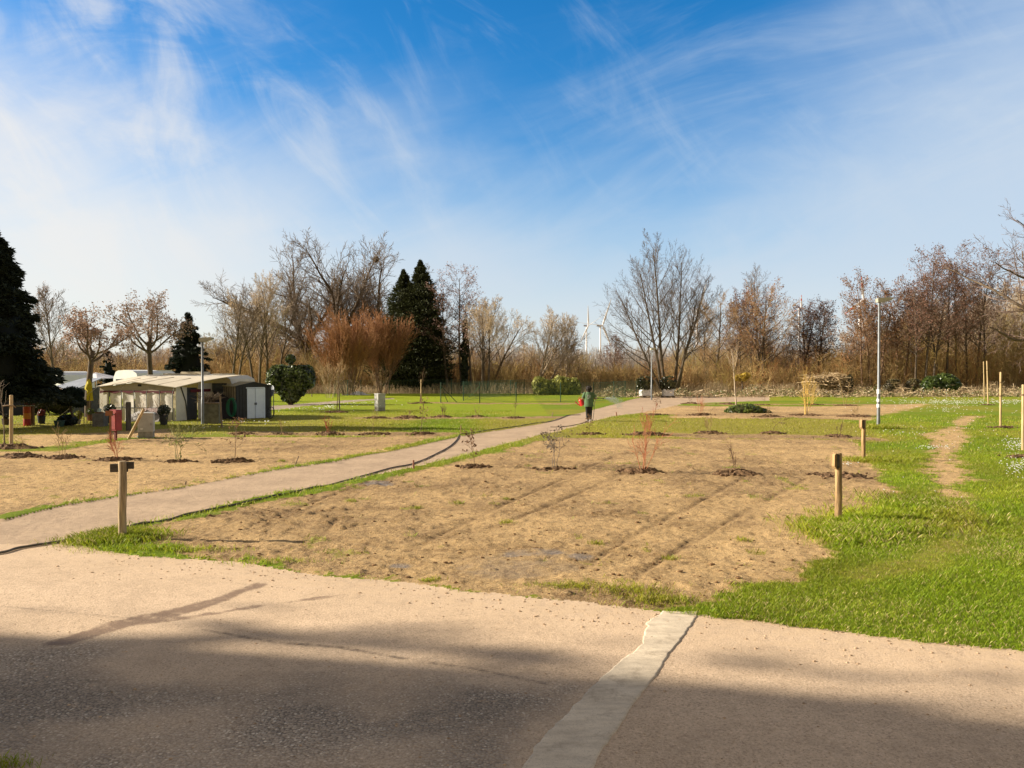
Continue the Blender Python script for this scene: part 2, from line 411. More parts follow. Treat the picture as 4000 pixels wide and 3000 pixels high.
        groove = np.maximum(groove, sstep(.10, .02, dd)*np.clip(.75+1.6*n_a+1.2*n_b, 0, 1))
        tyre = np.maximum(tyre, sstep(.30, .22, dd)*sstep(.0, .06, dd) * (.5 + n_a))
    # ---- heights
    clod = sstep(.60, .78, fbm(X*9, Y*9, 55, 3))
    h = n_c*.05 + n_a*.02
    soilz = n_b*.038 + n_d*.030 + clod*.036*np.clip(damp*1.3, .2, 1) + (fbm(X*3., Y*3., 61, 3)-.5)*.018 - groove*.022 + np.sin((X*.8+Y*.6)*60)*tyre*.010
    lawnz = .012 + n_b*.03*grass + n_d*.02
    z = h + np.where(grass > .5, lawnz, soilz)
    z = np.where(ispath, h - .012 + n_d*.010 + n_b*.012, z)
    wr_ = sstep(.22, -.02, np.minimum(d_road, d_conc)); z = z*(1-wr_) + (n_c*.02 - .01 + n_d*.004)*wr_
    z = np.where(isconc, z + n_b*.004, z)
    z = np.where(gravel > .5, h - .01, z)
    # fade to the flat at the outer border
    edge = sstep(84.5, 78, Y) * sstep(.95, .90, np.abs(T)); z = z*edge - .02*(1-edge)
    # ---- road condition
    coarse_e = dg([(-300, 1390), (130, 1385), (330, 1330), (470, 1345), (700, 1395), (900, 1425), (1080, 1460), (1280, 1480), (1100, 1680), (1100, 1800), (-300, 1800)])
    coarse = sstep(.16, -.22, sdf(coarse_e, X, Y) + n_a*.5 + n_b*.2)
    coarse = coarse * np.clip(.55 + 1.5*(fbm(X*.75+3, Y*1.1, 411, 4)-.5)*2 + sstep(6.2, 4.9, Y)*.35, .12, 1)
    band = sstep(.9, .1, np.abs(sdf(dg([(0, 1520), (450, 1470), (800, 1500), (1150, 1590), (1150, 1900), (0, 1900)]), X, Y) - .1))
    wet = np.maximum(sstep(.20, .05, pdist(dg([(130, 1385), (260, 1345), (380, 1320), (480, 1290), (560, 1262)]), X, Y) + n_a*.18 + n_b*.12)*.9,
                     sstep(.12, .02, pdist(dg([(250, 1342), (420, 1330), (590, 1302), (740, 1283)]), X, Y) + n_a*.14 + n_b*.1)*.75)
    crack = sstep(.03, .008, pdist(dg([(440, 1357), (600, 1385), (730, 1395), (900, 1425), (1010, 1440), (1180, 1475)]), X, Y) + n_b*.05)*.8
    crack = np.maximum(crack, sstep(.02, .006, pdist(dg([(0, 1307), (120, 1318), (300, 1335)]), X, Y) + n_b*.02)*.5)
    sandy = sstep(1.6, .1, np.abs(d_road))*.8
    V = np.stack([X, Y, z], -1).reshape(-1, 3)
    idx = np.arange(nr*nc).reshape(nr, nc)
    Q = np.stack([idx[:-1, :-1], idx[:-1, 1:], idx[1:, 1:], idx[1:, :-1]], -1).reshape(-1, 4)
    cls = np.zeros_like(X, dtype=np.int8)
    cls[ispath] = 1; cls[isroad] = 2; cls[isconc] = 3
    bedm = (np.maximum.reduce([sdf(b_, X, Y) < 0 for b_ in (bed_front, bed_left, bed_far)])) & (cls == 0)
    for k_, b_ in ((4, bed_front), (5, bed_left), (6, bed_far)): cls[(sdf(b_, X, Y) < 0) & (cls == 0)] = k_
    cls[(gravel > .5) & (cls == 0)] = 7
    fc = cls[:-1, :-1].reshape(-1)
    A = dict(grass=grass, green=green, damp=damp, wetspot=wetspot, bright=bright, coarse=coarse, band=band, wet=wet, crack=crack, sandy=sandy, groove=np.maximum(groove, tyre*.5), straw=olive)
    A = {k: v.astype(np.float32).reshape(-1) for k, v in A.items()}
    return dict(X=X, Y=Y, z=z, V=V, Q=Q, fc=fc, A=A, cls=cls, grass=grass, green=green, lush=lushz, path_r=pr, path_l=pl, ys=ys, ts=ts, t2=t2)
G = build_ground()
def ground_z(x, y):
    i = int(np.clip(np.searchsorted(G['ys'], y), 1, len(G['ys'])-1)); t = x/(y+6)
    j = int(np.clip(np.searchsorted(G['ts'], t), 1, len(G['ts'])-1))
    return float(G['z'][i, j])

def mat_soil_grass():
    m = bpy.data.materials.new('soil_and_turf'); N = NT(m)
    P = N.n('ShaderNodeNewGeometry').outputs['Position']
    n1 = N.noise(P, 1.3, 6, .65); n2 = N.noise(P, 9, 6, .7); n3 = N.noise(P, 45, 4, .7); n4 = N.noise(P, 120, 3, .7)
    mp = N.n('ShaderNodeMapping'); mp.inputs['Rotation'].default_value = (0, 0, R(38)); mp.inputs['Scale'].default_value = (6, .8, 1); N.l(P, mp.inputs[0])
    n5 = N.noise(mp.outputs[0], 3, 5, .7)
    gr = N.attr('grass'); gn = N.attr('green'); dp = N.attr('damp'); ws = N.attr('wetspot'); br = N.attr('bright'); gv = N.attr('groove'); stw = N.attr('straw')
    # soil
    f = N.math('ADD', N.math('MULTIPLY', n1, .35), N.math('ADD', N.math('MULTIPLY', n2, .45), N.math('ADD', N.math('MULTIPLY', n3, .3), N.math('MULTIPLY', n5, .25))))
    f = N.math('SUBTRACT', f, N.math('MULTIPLY', dp, .30))
    s = N.mix(N.smooth(f, .30, .72), SOIL_D, SOIL_L)
    s = N.mix(N.math('MULTIPLY', N.smooth(N.noise(P, 4.2, 7, .8), .50, .62), .65), s, (.16, .09, .043))
    mp2 = N.n('ShaderNodeMapping'); mp2.inputs['Rotation'].default_value = (0, 0, R(-52)); mp2.inputs['Scale'].default_value = (5, .5, 1); N.l(P, mp2.inputs[0])
    s = N.mix(N.math('MULTIPLY', N.smooth(N.noise(mp2.outputs[0], 2.2, 5, .7), .54, .70), .5), s, (.24, .145, .07))
    s = N.mix(N.math('MULTIPLY', N.smooth(n4, .52, .62), .75), s, (.80, .63, .37))
    s = N.mix(N.math('MULTIPLY', N.smooth(n3, .56, .70), N.smooth(n2, .42, .58)), s, (.085, .052, .03))
    s = N.mix(N.math('MULTIPLY', N.smooth(N.noise(P, 75, 3, .75), .54, .64), .8), s, (.12, .072, .038))
    s = N.mix(N.math('MULTIPLY', gv, .6), s, (.15, .09, .045))
    s = N.mix(N.math('MULTIPLY', ws, .55), s, (.13, .105, .085))
    # turf
    g1 = N.mix(N.smooth(N.math('ADD', gn, N.math('MULTIPLY', N.math('SUBTRACT', n2, .5), .5)), .15, .85), GR_OLIVE, GR_LUSH)
    g1 = N.mix(N.math('MULTIPLY', br, .8), g1, GR_BRIGHT)
    g1 = N.mix(N.smooth(n3, .30, .62), N.mix(.5, g1, (.015, .03, .004)), g1)
    g1 = N.mix(N.math('MULTIPLY', N.smooth(n4, .55, .72), .5), g1, (.34, .34, .06))
    straw = N.math('MULTIPLY', N.math('ADD', N.math('MULTIPLY', stw, .55), .12), N.smooth(N.math('ADD', n2, N.math('MULTIPLY', n3, .5)), .62, .95))
    g1 = N.mix(straw, g1, (.36, .27, .11))
    cov = N.math('ADD', gr, N.math('ADD', N.math('MULTIPLY', N.math('SUBTRACT', n2, .5), .7), N.math('MULTIPLY', N.math('SUBTRACT', n3, .5), .8)))
    cf = N.smooth(cov, .35, .70)
    s = N.mix(N.math('MULTIPLY', N.smooth(N.noise(P, 15, 5, .8), .56, .66), .75), s, (.105, .063, .032))
    mp3 = N.n('ShaderNodeMapping'); mp3.inputs['Scale'].default_value = (3.2, 11, 1); N.l(P, mp3.inputs[0])
    st3 = N.noise(mp3.outputs[0], 2.4, 6, .8)
    s = N.mix(N.math('MULTIPLY', N.smooth(st3, .54, .66), .65), s, (.76, .57, .31))
    s = N.mix(N.math('MULTIPLY', N.smooth(st3, .44, .34), .6), s, (.16, .10, .05))
    c = N.mix(cf, s, g1)
    b = N.n('ShaderNodeBsdfPrincipled'); N.l(c, b.inputs['Base Color'])
    rg = N.math('SUBTRACT', .92, N.math('MULTIPLY', ws, .60)); N.l(rg, b.inputs['Roughness'])
    N.l(N.math('MULTIPLY_ADD', ws, .4, .12), b.inputs['Specular IOR Level'])
    bp = N.n('ShaderNodeBump'); bp.inputs['Strength'].default_value = 1.; bp.inputs['Distance'].default_value = .06
    hh = N.math('ADD', N.math('MULTIPLY', n2, .6), N.math('ADD', N.math('MULTIPLY', n3, .5), N.math('MULTIPLY', n4, .25)))
    N.l(hh, bp.inputs['Height']); N.l(bp.outputs[0], b.inputs['Normal'])
    N.l(b.outputs[0], N.n('ShaderNodeOutputMaterial').inputs[0]); return m
def mat_road():
    m = bpy.data.materials.new('dusty_asphalt'); N = NT(m)
    P = N.n('ShaderNodeNewGeometry').outputs['Position']
    n1 = N.noise(P, .8, 6, .6); n2 = N.noise(P, 7, 6, .7); n3 = N.noise(P, 70, 4, .7)
    co_ = N.attr('coarse'); wt = N.attr('wet'); ck = N.attr('crack'); bd = N.attr('band'); sd = N.attr('sandy')
    f = N.math('ADD', N.math('MULTIPLY', n1, .6), N.math('MULTIPLY', n2, .45))
    smo = N.mix(N.smooth(f, .32, .72), ROAD_A, ROAD_B)
    smo = N.mix(N.math('MULTIPLY', N.smooth(n3, .35, .65), .35), smo, N.mix(.5, smo, (.62, .52, .40)))
    grit = N.noise(P, 58, 3, .8); grit2 = N.noise(P, 20, 5, .8)
    smo = N.mix(N.math('MULTIPLY', N.smooth(grit, .52, .64), .6), smo, (.22, .15, .10))
    smo = N.mix(N.math('MULTIPLY', N.smooth(grit, .44, .36), .5), smo, (.86, .66, .47))
    smo = N.mix(N.math('MULTIPLY', N.smooth(grit2, .56, .70), .55), smo, (.27, .19, .13))
    smo = N.mix(N.math('MULTIPLY', N.smooth(N.noise(P, 2.6, 7, .72), .48, .66), .30), smo, (.36, .265, .185))
    smo = N.mix(N.math('MULTIPLY', sd, N.smooth(n2, .35, .6)), smo, (.60, .44, .29))
    vo = N.n('ShaderNodeTexVoronoi'); vo.inputs['Scale'].default_value = 56; N.l(P, vo.inputs['Vector'])
    rc = N.n('ShaderNodeSeparateColor'); N.l(vo.outputs['Color'], rc.inputs[0])
    stone = N.mix(rc.outputs[0], (.30, .24, .185), (.56, .45, .345))
    stone = N.mix(N.smooth(rc.outputs[1], .92, .95), stone, (.80, .69, .56))
    stone = N.mix(N.smooth(vo.outputs['Distance'], .45, .75), stone, (.19, .15, .115))
    stone = N.mix(N.math('MULTIPLY', N.smooth(f, .45, .75), .5), stone, (.60, .465, .34))
    stone = N.mix(N.math('MULTIPLY', bd, .35), stone, (.13, .11, .09))
    c = N.mix(N.math('MULTIPLY', co_, N.smooth(N.math('ADD', n2, N.math('MULTIPLY', n3, .4)), .42, .66)), smo, stone)
    wt = N.smooth(N.math('ADD', wt, N.math('ADD', N.math('MULTIPLY', N.math('SUBTRACT', n2, .5), 1.7), N.math('MULTIPLY', N.math('SUBTRACT', n3, .5), .8))), .35, .95)
    c = N.mix(N.math('MULTIPLY', wt, .8), c, (.17, .105, .068))
    c = N.mix(N.math('MULTIPLY', ck, N.smooth(n2, .35, .6)), c, (.10, .075, .055))
    b = N.n('ShaderNodeBsdfPrincipled'); N.l(c, b.inputs['Base Color'])
    N.l(N.math('SUBTRACT', .9, N.math('MULTIPLY', wt, .25)), b.inputs['Roughness']); b.inputs['Specular IOR Level'].default_value = .2
    bp = N.n('ShaderNodeBump'); bp.inputs['Strength'].default_value = .9; bp.inputs['Distance'].default_value = .014
    hh = N.math('ADD', N.math('MULTIPLY', grit, .5), N.math('MULTIPLY', N.math('MULTIPLY', co_, vo.outputs['Distance']), -1.0))
    hh = N.math('ADD', hh, N.math('MULTIPLY', n2, .25))
    N.l(hh, bp.inputs['Height']); N.l(bp.outputs[0], b.inputs['Normal'])
    N.l(b.outputs[0], N.n('ShaderNodeOutputMaterial').inputs[0]); return m
def mat_path(name, ca, cb):
    m = bpy.data.materials.new(name); N = NT(m)
    P = N.n('ShaderNodeNewGeometry').outputs['Position']
    n1 = N.noise(P, 1.1, 6, .65); n2 = N.noise(P, 8, 6, .7); n3 = N.noise(P, 60, 4, .75)
    f = N.math('ADD', N.math('MULTIPLY', n1, .5), N.math('ADD', N.math('MULTIPLY', n2, .4), N.math('MULTIPLY', n3, .25)))
    c = N.mix(N.smooth(f, .38, .78), ca, cb)
    c = N.mix(N.math('MULTIPLY', N.smooth(n3, .60, .75), .6), c, (.10, .08, .06))
    c = N.mix(N.math('MULTIPLY', N.smooth(n3, .40, .25), .5), c, (.58, .50, .40))
    b = N.n('ShaderNodeBsdfPrincipled'); N.l(c, b.inputs['Base Color']); b.inputs['Roughness'].default_value = .9; b.inputs['Specular IOR Level'].default_value = .15
    bp = N.n('ShaderNodeBump'); bp.inputs['Strength'].default_value = .7; bp.inputs['Distance'].default_value = .02
    N.l(N.math('ADD', n3, n2), bp.inputs['Height']); N.l(bp.outputs[0], b.inputs['Normal'])
    N.l(b.outputs[0], N.n('ShaderNodeOutputMaterial').inputs[0]); return m
def mat_conc():
    m = bpy.data.materials.new('worn_concrete'); N = NT(m)
    P = N.n('ShaderNodeNewGeometry').outputs['Position']
    n1 = N.noise(P, 2.2, 6, .65); n3 = N.noise(P, 90, 3, .7)
    mp = N.n('ShaderNodeMapping'); mp.inputs['Rotation'].default_value = (0, 0, R(-20)); mp.inputs['Scale'].default_value = (1.2, 4.5, 1); N.l(P, mp.inputs[0])
    n2 = N.noise(mp.outputs[0], 3, 6, .7)
    f = N.math('ADD', N.math('MULTIPLY', n1, .5), N.math('ADD', N.math('MULTIPLY', n2, .45), N.math('MULTIPLY', n3, .12)))
    c = N.mix(N.smooth(f, .36, .70), (.46, .38, .285), (.76, .64, .485))
    c = N.mix(N.math('MULTIPLY', N.smooth(N.noise(P, 3.5, 7, .75), .52, .66), .6), c, (.33, .26, .19))
    c = N.mix(N.math('MULTIPLY', N.smooth(N.noise(P, 140, 2, .7), .56, .68), .5), c, (.22, .17, .125))
    c = N.mix(N.math('MULTIPLY', N.smooth(n2, .60, .72), .5), c, (.34, .27, .2))
    b = N.n('ShaderNodeBsdfPrincipled'); N.l(c, b.inputs['Base Color']); b.inputs['Roughness'].default_value = .85; b.inputs['Specular IOR Level'].default_value = .2
    bp = N.n('ShaderNodeBump'); bp.inputs['Strength'].default_value = .35; bp.inputs['Distance'].default_value = .01
    N.l(N.math('ADD', n2, N.math('MULTIPLY', n3, .3)), bp.inputs['Height']); N.l(bp.outputs[0], b.inputs['Normal'])
    N.l(b.outputs[0], N.n('ShaderNodeOutputMaterial').inputs[0]); return m
SOIL_D = (.20, .118, .057); SOIL_L = (.66, .435, .205)
GR_OLIVE = (.33, .30, .034); GR_LUSH = (.19, .28, .010); GR_BRIGHT = (.36, .43, .014)
ROAD_A = (.50, .36, .24); ROAD_B = (.68, .50, .345)
MT_TURF = mat_soil_grass()
def ground_part(name, k, m):
    q = G['Q'][G['fc'] == k]
    used, inv = np.unique(q, return_inverse=True)
    o = mesh_np(name, G['V'][used], inv.reshape(-1, 4), m, smooth=True)
    for a, vals in G['A'].items():
        at_ = o.data.attributes.new(a, 'FLOAT', 'POINT'); at_.data.foreach_set('value', vals[used])
    o['kind'] = 'structure'; return o
ground_part('lawn', 0, MT_TURF)
ground_part('soil_bed', 4, MT_TURF); ground_part('soil_bed', 5, MT_TURF); ground_part('soil_bed', 6, MT_TURF)
ground_part('path', 1, mat_path('gravel_path', (.36, .26, .18), (.56, .41, .28)))
ground_part('road', 2, mat_road())
def concrete_strip():
    L = dg([(1430, 1318), (1395, 1345), (1386, 1390), (1352, 1415), (1300, 1460), (1230, 1530), (1170, 1595), (1115, 1660), (1060, 1730), (980, 1850)])
    Rr = dg([(1512, 1321), (1496, 1350), (1470, 1385), (1440, 1425), (1400, 1480), (1370, 1525), (1328, 1590), (1283, 1660), (1238, 1735), (1170, 1870)])
    def resample(P, n):
        P = np.array(P); s = np.r_[0, np.cumsum(np.hypot(*np.diff(P, axis=0).T))]; t = np.linspace(0, s[-1], n); return np.stack([np.interp(t, s, P[:, k]) for k in (0, 1)], 1)
    n, m_ = 420, 26; a = resample(L, n); b = resample(Rr, n); s = np.arange(n)*.011
    def rag(seed, amp): return (fbm(s*2.2, s*0, seed, 3)-.5)*amp*2.2 + (fbm(s*12, s*0+3, seed+1, 3)-.5)*amp
    a[:, 0] += rag(501, .035); b[:, 0] += rag(507, .025); a[:, 1] += rag(511, .02)
    u = np.linspace(0, 1, m_)[None, :, None]; Pxy = a[:, None]*(1-u) + b[:, None]*u
    Pxy[:14, :, 1] += (fbm(np.linspace(0, 9, m_), np.zeros(m_), 521, 3)-.5)[None]*.10*np.linspace(1, 0, 14)[:, None]
    x, y = Pxy[..., 0], Pxy[..., 1]; z = (fbm(x*.3, y*.3, 21)-.5)*.02 - .01 + .0065 + (fbm(x*7, y*7, 533)-.5)*.006
    z[:, 0] -= .03; z[:, -1] -= .03; z[0] -= .03
    idx = np.arange(n*m_).reshape(n, m_); q = np.stack([idx[:-1, :-1], idx[1:, :-1], idx[1:, 1:], idx[:-1, 1:]], -1).reshape(-1, 4)
    o = mesh_np('concrete_strip', np.stack([x, y, z], -1).reshape(-1, 3), q, mat_conc(), smooth=True); o['kind'] = 'structure'
concrete_strip()
ground_part('side_path', 7, mat_path('side_path_gravel', (.30, .24, .18), (.42, .34, .26)))

def far_field():
    m = bpy.data.materials.new('dry_meadow'); N = NT(m)
    P = N.n('ShaderNodeNewGeometry').outputs['Position']
    n1 = N.noise(P, .12, 5, .6); n2 = N.noise(P, 1.6, 5, .7)
    c = N.mix(N.smooth(n1, .35, .65), (.32, .25, .14), (.55, .44, .27)); c = N.mix(N.math('MULTIPLY', N.smooth(n2, .4, .65), .6), c, (.20, .15, .08))
    b = N.n('ShaderNodeBsdfPrincipled'); N.l(c, b.inputs['Base Color']); b.inputs['Roughness'].default_value = .95
    N.l(b.outputs[0], N.n('ShaderNodeOutputMaterial').inputs[0])
    mb = MB(); 
    xs = [-6000, -600, -85.0, 85.0, 600, 6000]; yy = [-3000, -300, 1.5, 83.9, 300, 6000]
    for i in range(5):
        for j in range(5):
            mb.quad((xs[i], yy[j], -.05), (xs[i+1], yy[j], -.05), (xs[i+1], yy[j+1], -.05), (xs[i], yy[j+1], -.05))
    o = mb.build('field', m); o['kind'] = 'structure'
far_field()
# ================================================================ PLANT GENERATORS
def seg_arrays(segs, sides, tint=None):
    S = np.array([s[:8] for s in segs], dtype=np.float64)
    a = S[:, 0:3]; b = S[:, 3:6]; ra = S[:, 6:7]; rb = S[:, 7:8]
    d = b - a; L = np.linalg.norm(d, axis=1, keepdims=True) + 1e-9; d = d / L
    ref = np.where(np.abs(d[:, 2:3]) < .9, np.array([[0, 0, 1.]]), np.array([[1., 0, 0]]))
    u = np.cross(d, ref); u /= np.linalg.norm(u, axis=1, keepdims=True) + 1e-9; w = np.cross(d, u)
    b = b + d * rb * .6
    V = []
    for k in range(sides):
        t = 2*math.pi*k/sides; V.append(a + (u*math.cos(t) + w*math.sin(t))*ra)
    for k in range(sides):
        t = 2*math.pi*k/sides; V.append(b + (u*math.cos(t) + w*math.sin(t))*rb)
    V = np.stack(V, 1); n = len(S); base = (np.arange(n)*2*sides)[:, None]
    Fc = np.concatenate([base + np.array([[k, (k+1) % sides, sides+(k+1) % sides, sides+k]]) for k in range(sides)], 0)
    return V.reshape(-1, 3), Fc
def seg_mesh(name, segs, sides, m, parent=None, cols=None):
    v, f = seg_arrays(segs, sides)
    if cols is not None: cols = np.repeat(np.asarray(cols), 2*sides, axis=0)
    return mesh_np(name, v, f, m, parent, smooth=sides > 4, cols=cols)

class Tree:
    """recursive branching; every level collects its own segments"""
    def __init__(s, seed, P):
        s.r = random.Random(seed); s.P = P; s.seg = {}; s.tips = []
    def grow(s, p, d, L, r, lev, wob=None):
        P = s.P; rr = s.r; n = P['n'][lev]; out = s.seg.setdefault(lev, []); st = L/n
        w = P['wob'][lev]; up = P['up'][lev]; last = lev == len(P['n'])-1
        nch = P['ch'][lev] if not last else 0; t0 = 0 if last else P['start'][lev]; tp = P['taper'][lev]
        spawn = []
        if nch:
            m = max(1, int(round(nch*rr.uniform(.8, 1.2))))
            spawn = sorted(t0 + (1-t0)*((k+rr.random())/m) for k in range(m))
        x, y, z = p; dx, dy, dz = d; az = rr.uniform(0, 6.283); ci = 0; r0 = r
        for i in range(n):
            dx += rr.gauss(0, w); dy += rr.gauss(0, w); dz += rr.gauss(0, w*.7) + up
            q = 1/math.sqrt(dx*dx+dy*dy+dz*dz); dx *= q; dy *= q; dz *= q
            ra = r0*(1-(i/n)*(1-tp)); rb = r0*(1-((i+1)/n)*(1-tp))
            nx, ny, nz = x+dx*st, y+dy*st, z+dz*st
            if nz < .15: nz = .15
            out.append((x, y, z, nx, ny, nz, ra, rb))
            while ci < len(spawn) and spawn[ci]*n < i+1:
                f = spawn[ci]*n - i; f = min(max(f, 0), 1); ci += 1
                az += 2.399 + rr.uniform(-.6, .6); t = spawn[ci-1]
                ang = P['ang'][lev]*rr.uniform(.75, 1.25)*(1 - P.get('close', .3)*t)
                D = Vector((dx, dy, dz)); ref = Vector((0, 0, 1)) if abs(dz) < .95 else Vector((1, 0, 0))
                u = D.cross(ref).normalized(); v = D.cross(u)
                c = D*math.cos(ang) + (u*math.cos(az)+v*math.sin(az))*math.sin(ang)
                prof = P['prof'][lev]; k = prof[0] + (prof[1]-prof[0])*(t-t0)/(1-t0+1e-6)
                l2 = L*P['ratio'][lev]*k*rr.uniform(.75, 1.2)
                r2 = max(min(ra*P['rr'][lev], (ra+rb)/2), P['rmin'])
                s.grow((x+(nx-x)*f, y+(ny-y)*f, z+(nz-z)*f), (c.x, c.y, c.z), l2, r2, lev+1)
            x, y, z = nx, ny, nz
        if last or lev == len(P['n'])-2: s.tips.append((x, y, z))

BARE = dict(n=(10, 7, 5, 3, 2), wob=(.05, .10, .14, .16, .2), up=(.01, .05, .05, .04, .02), ch=(16, 9, 6, 4), start=(.28, .2, .15, .1), taper=(.18, .15, .2, .4, .6),
            ang=(.95, .75, .7, .65), ratio=(.52, .46, .5, .55), prof=((1.1, .35), (1., .5), (1., .6), (1, .7)), rr=(.42, .5, .5, .6), rmin=.012)
def PP(**k): d = dict(BARE); d.update(k); return d

BARKS = {}
def bark(name, col, var=.35): return mat('bark_' + name, col, .85, var, 3, bump=.6, stretch=(3, 3, .6), spec=.15)
def twigm(name, col): return mat('twig_' + name, col, .8, .25, .7, spec=.15, rand=.12)

def tips_leaves(rng, tips, per, spread, size, col, colv):
    V = []; C = []
    for (x, y, z) in tips:
        for _ in range(per):
            c = np.array((x, y, z)) + rng.normal(0, spread, 3); u = rng.normal(0, 1, 3); u /= np.linalg.norm(u); w = np.cross(u, rng.normal(0, 1, 3)); w /= np.linalg.norm(w) + 1e-9
            s_ = size*rng.uniform(.6, 1.3); V += [c-u*s_, c+w*s_*.45, c+u*s_, c-w*s_*.45]
            k = np.clip(np.array(col)*(1+rng.normal(0, colv)), .005, 1); C += [k]*4
    if not V: return None
    return np.array(V), np.arange(len(V)).reshape(-1, 4), np.array(C)

LAST = []
def bare_tree(name, label, cat, loc, seed, P, H, r0, bk, tw, stems=None, leaves=None, group=None, lean=(0, 0), rz=0., scale=1.):
    """stems: list of (dx, dy offset, leanx, leany, height factor)"""
    T = Tree(seed, P)
    for (ox, oy, lx, ly, hf) in (stems or [(0, 0, lean[0], lean[1], 1.)]):
        d = Vector((lx, ly, 1)).normalized()
        T.grow((ox, oy, -.1), tuple(d), H*hf, r0*(.6+.4*hf), 0)
    LAST.append(T); root = thing(name, label, cat, loc, rz, group)
    tr = T.seg[0] + T.seg.get(1, [])
    seg_mesh('trunk', tr, 7, bk, root)
    fine = [q for l in sorted(T.seg) if l >= 2 for q in T.seg[l]]
    if fine: seg_mesh('crown', fine, 3, tw, root)
    if leaves:
        per, spread, size, col, colv, frac = leaves
        rng = np.random.default_rng(seed); tips = [t for t in T.tips if rng.random() < frac]
        L = tips_leaves(rng, tips, per, spread, size, col, colv)
        if L: mesh_np('dead_leaves', L[0], L[1], vmat('dry_leaf', .8, .3, rand=.1), root, cols=L[2])
    root.scale = (scale,)*3
    return root

# --------------------------------------------------- leafy clouds over ellipsoids
def leaf_cloud(rng, ells, n, size, col, col2, aspect=.5, inside=.35, droop=0., up=.3, noise_amp=.12, zmin=None):
    E = [(np.array(c, float), np.array(r, float)) for c, r in ells]
    area = np.array([r[0]*r[1] + r[1]*r[2] + r[0]*r[2] for c, r in E]); area /= area.sum()
    V = []; C = []; cnt = 0
    which = rng.choice(len(E), n*2, p=area)
    dirs = rng.normal(0, 1, (n*2, 3)); dirs /= np.linalg.norm(dirs, axis=1, keepdims=True)
    rad = 1 - inside*rng.random(n*2)**2
    pts = np.array([E[w][0] for w in which]) + dirs*np.array([E[w][1] for w in which])*rad[:, None]
    lump = fbm(pts[:, 0]*2.3+5, pts[:, 2]*2.3 + pts[:, 1]*1.7, 5, 3) - .5
    pts += dirs*(lump*noise_amp*2.5)[:, None]*np.array([E[w][1].mean() for w in which])[:, None]
    keep = np.ones(len(pts), bool)
    for i, (c, r) in enumerate(E):
        q = (((pts-c)/r)**2).sum(1); keep &= ~((q < (1-inside)**2*.8) & (which != i))
    if zmin is not None: keep &= pts[:, 2] > zmin
    pts = pts[keep][:n]; dirs = dirs[keep][:n]; rad = rad[keep][:n]; lump = lump[keep][:n]; m = len(pts)
    nrm = dirs + rng.normal(0, .75, (m, 3)); nrm[:, 2] += up; nrm /= np.linalg.norm(nrm, axis=1, keepdims=True)
    ax = rng.normal(0, 1, (m, 3)); ax[:, 2] -= droop; ax -= nrm*(ax*nrm).sum(1, keepdims=True); ax /= np.linalg.norm(ax, axis=1, keepdims=True) + 1e-9
    sd = np.cross(nrm, ax); s_ = size*rng.uniform(.6, 1.25, (m, 1))
    V = np.stack([pts-ax*s_, pts+sd*s_*aspect, pts+ax*s_, pts-sd*s_*aspect], 1).reshape(-1, 3)
    k = np.clip(.5 + lump*2.2 + rng.normal(0, .22, m), 0, 1)[:, None]; c = np.array(col)*(1-k) + np.array(col2)*k
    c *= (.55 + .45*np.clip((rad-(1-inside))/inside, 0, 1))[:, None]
    return V, np.arange(len(V)).reshape(-1, 4), np.repeat(c, 4, 0)
def leafy(name, parent, seed, ells, n, size, col, col2, m=None, core=.72, corecol=(.012, .016, .008), **k):
    rng = np.random.default_rng(seed)
    v, f, c = leaf_cloud(rng, ells, n, size, col, col2, **k)
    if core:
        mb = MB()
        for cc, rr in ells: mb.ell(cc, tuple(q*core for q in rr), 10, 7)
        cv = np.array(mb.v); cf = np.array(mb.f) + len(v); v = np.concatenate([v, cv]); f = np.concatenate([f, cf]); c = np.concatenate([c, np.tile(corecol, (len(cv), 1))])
    return mesh_np(name, v, f, m or vmat('leaf', .45, .25, spec=.45), parent, cols=c)

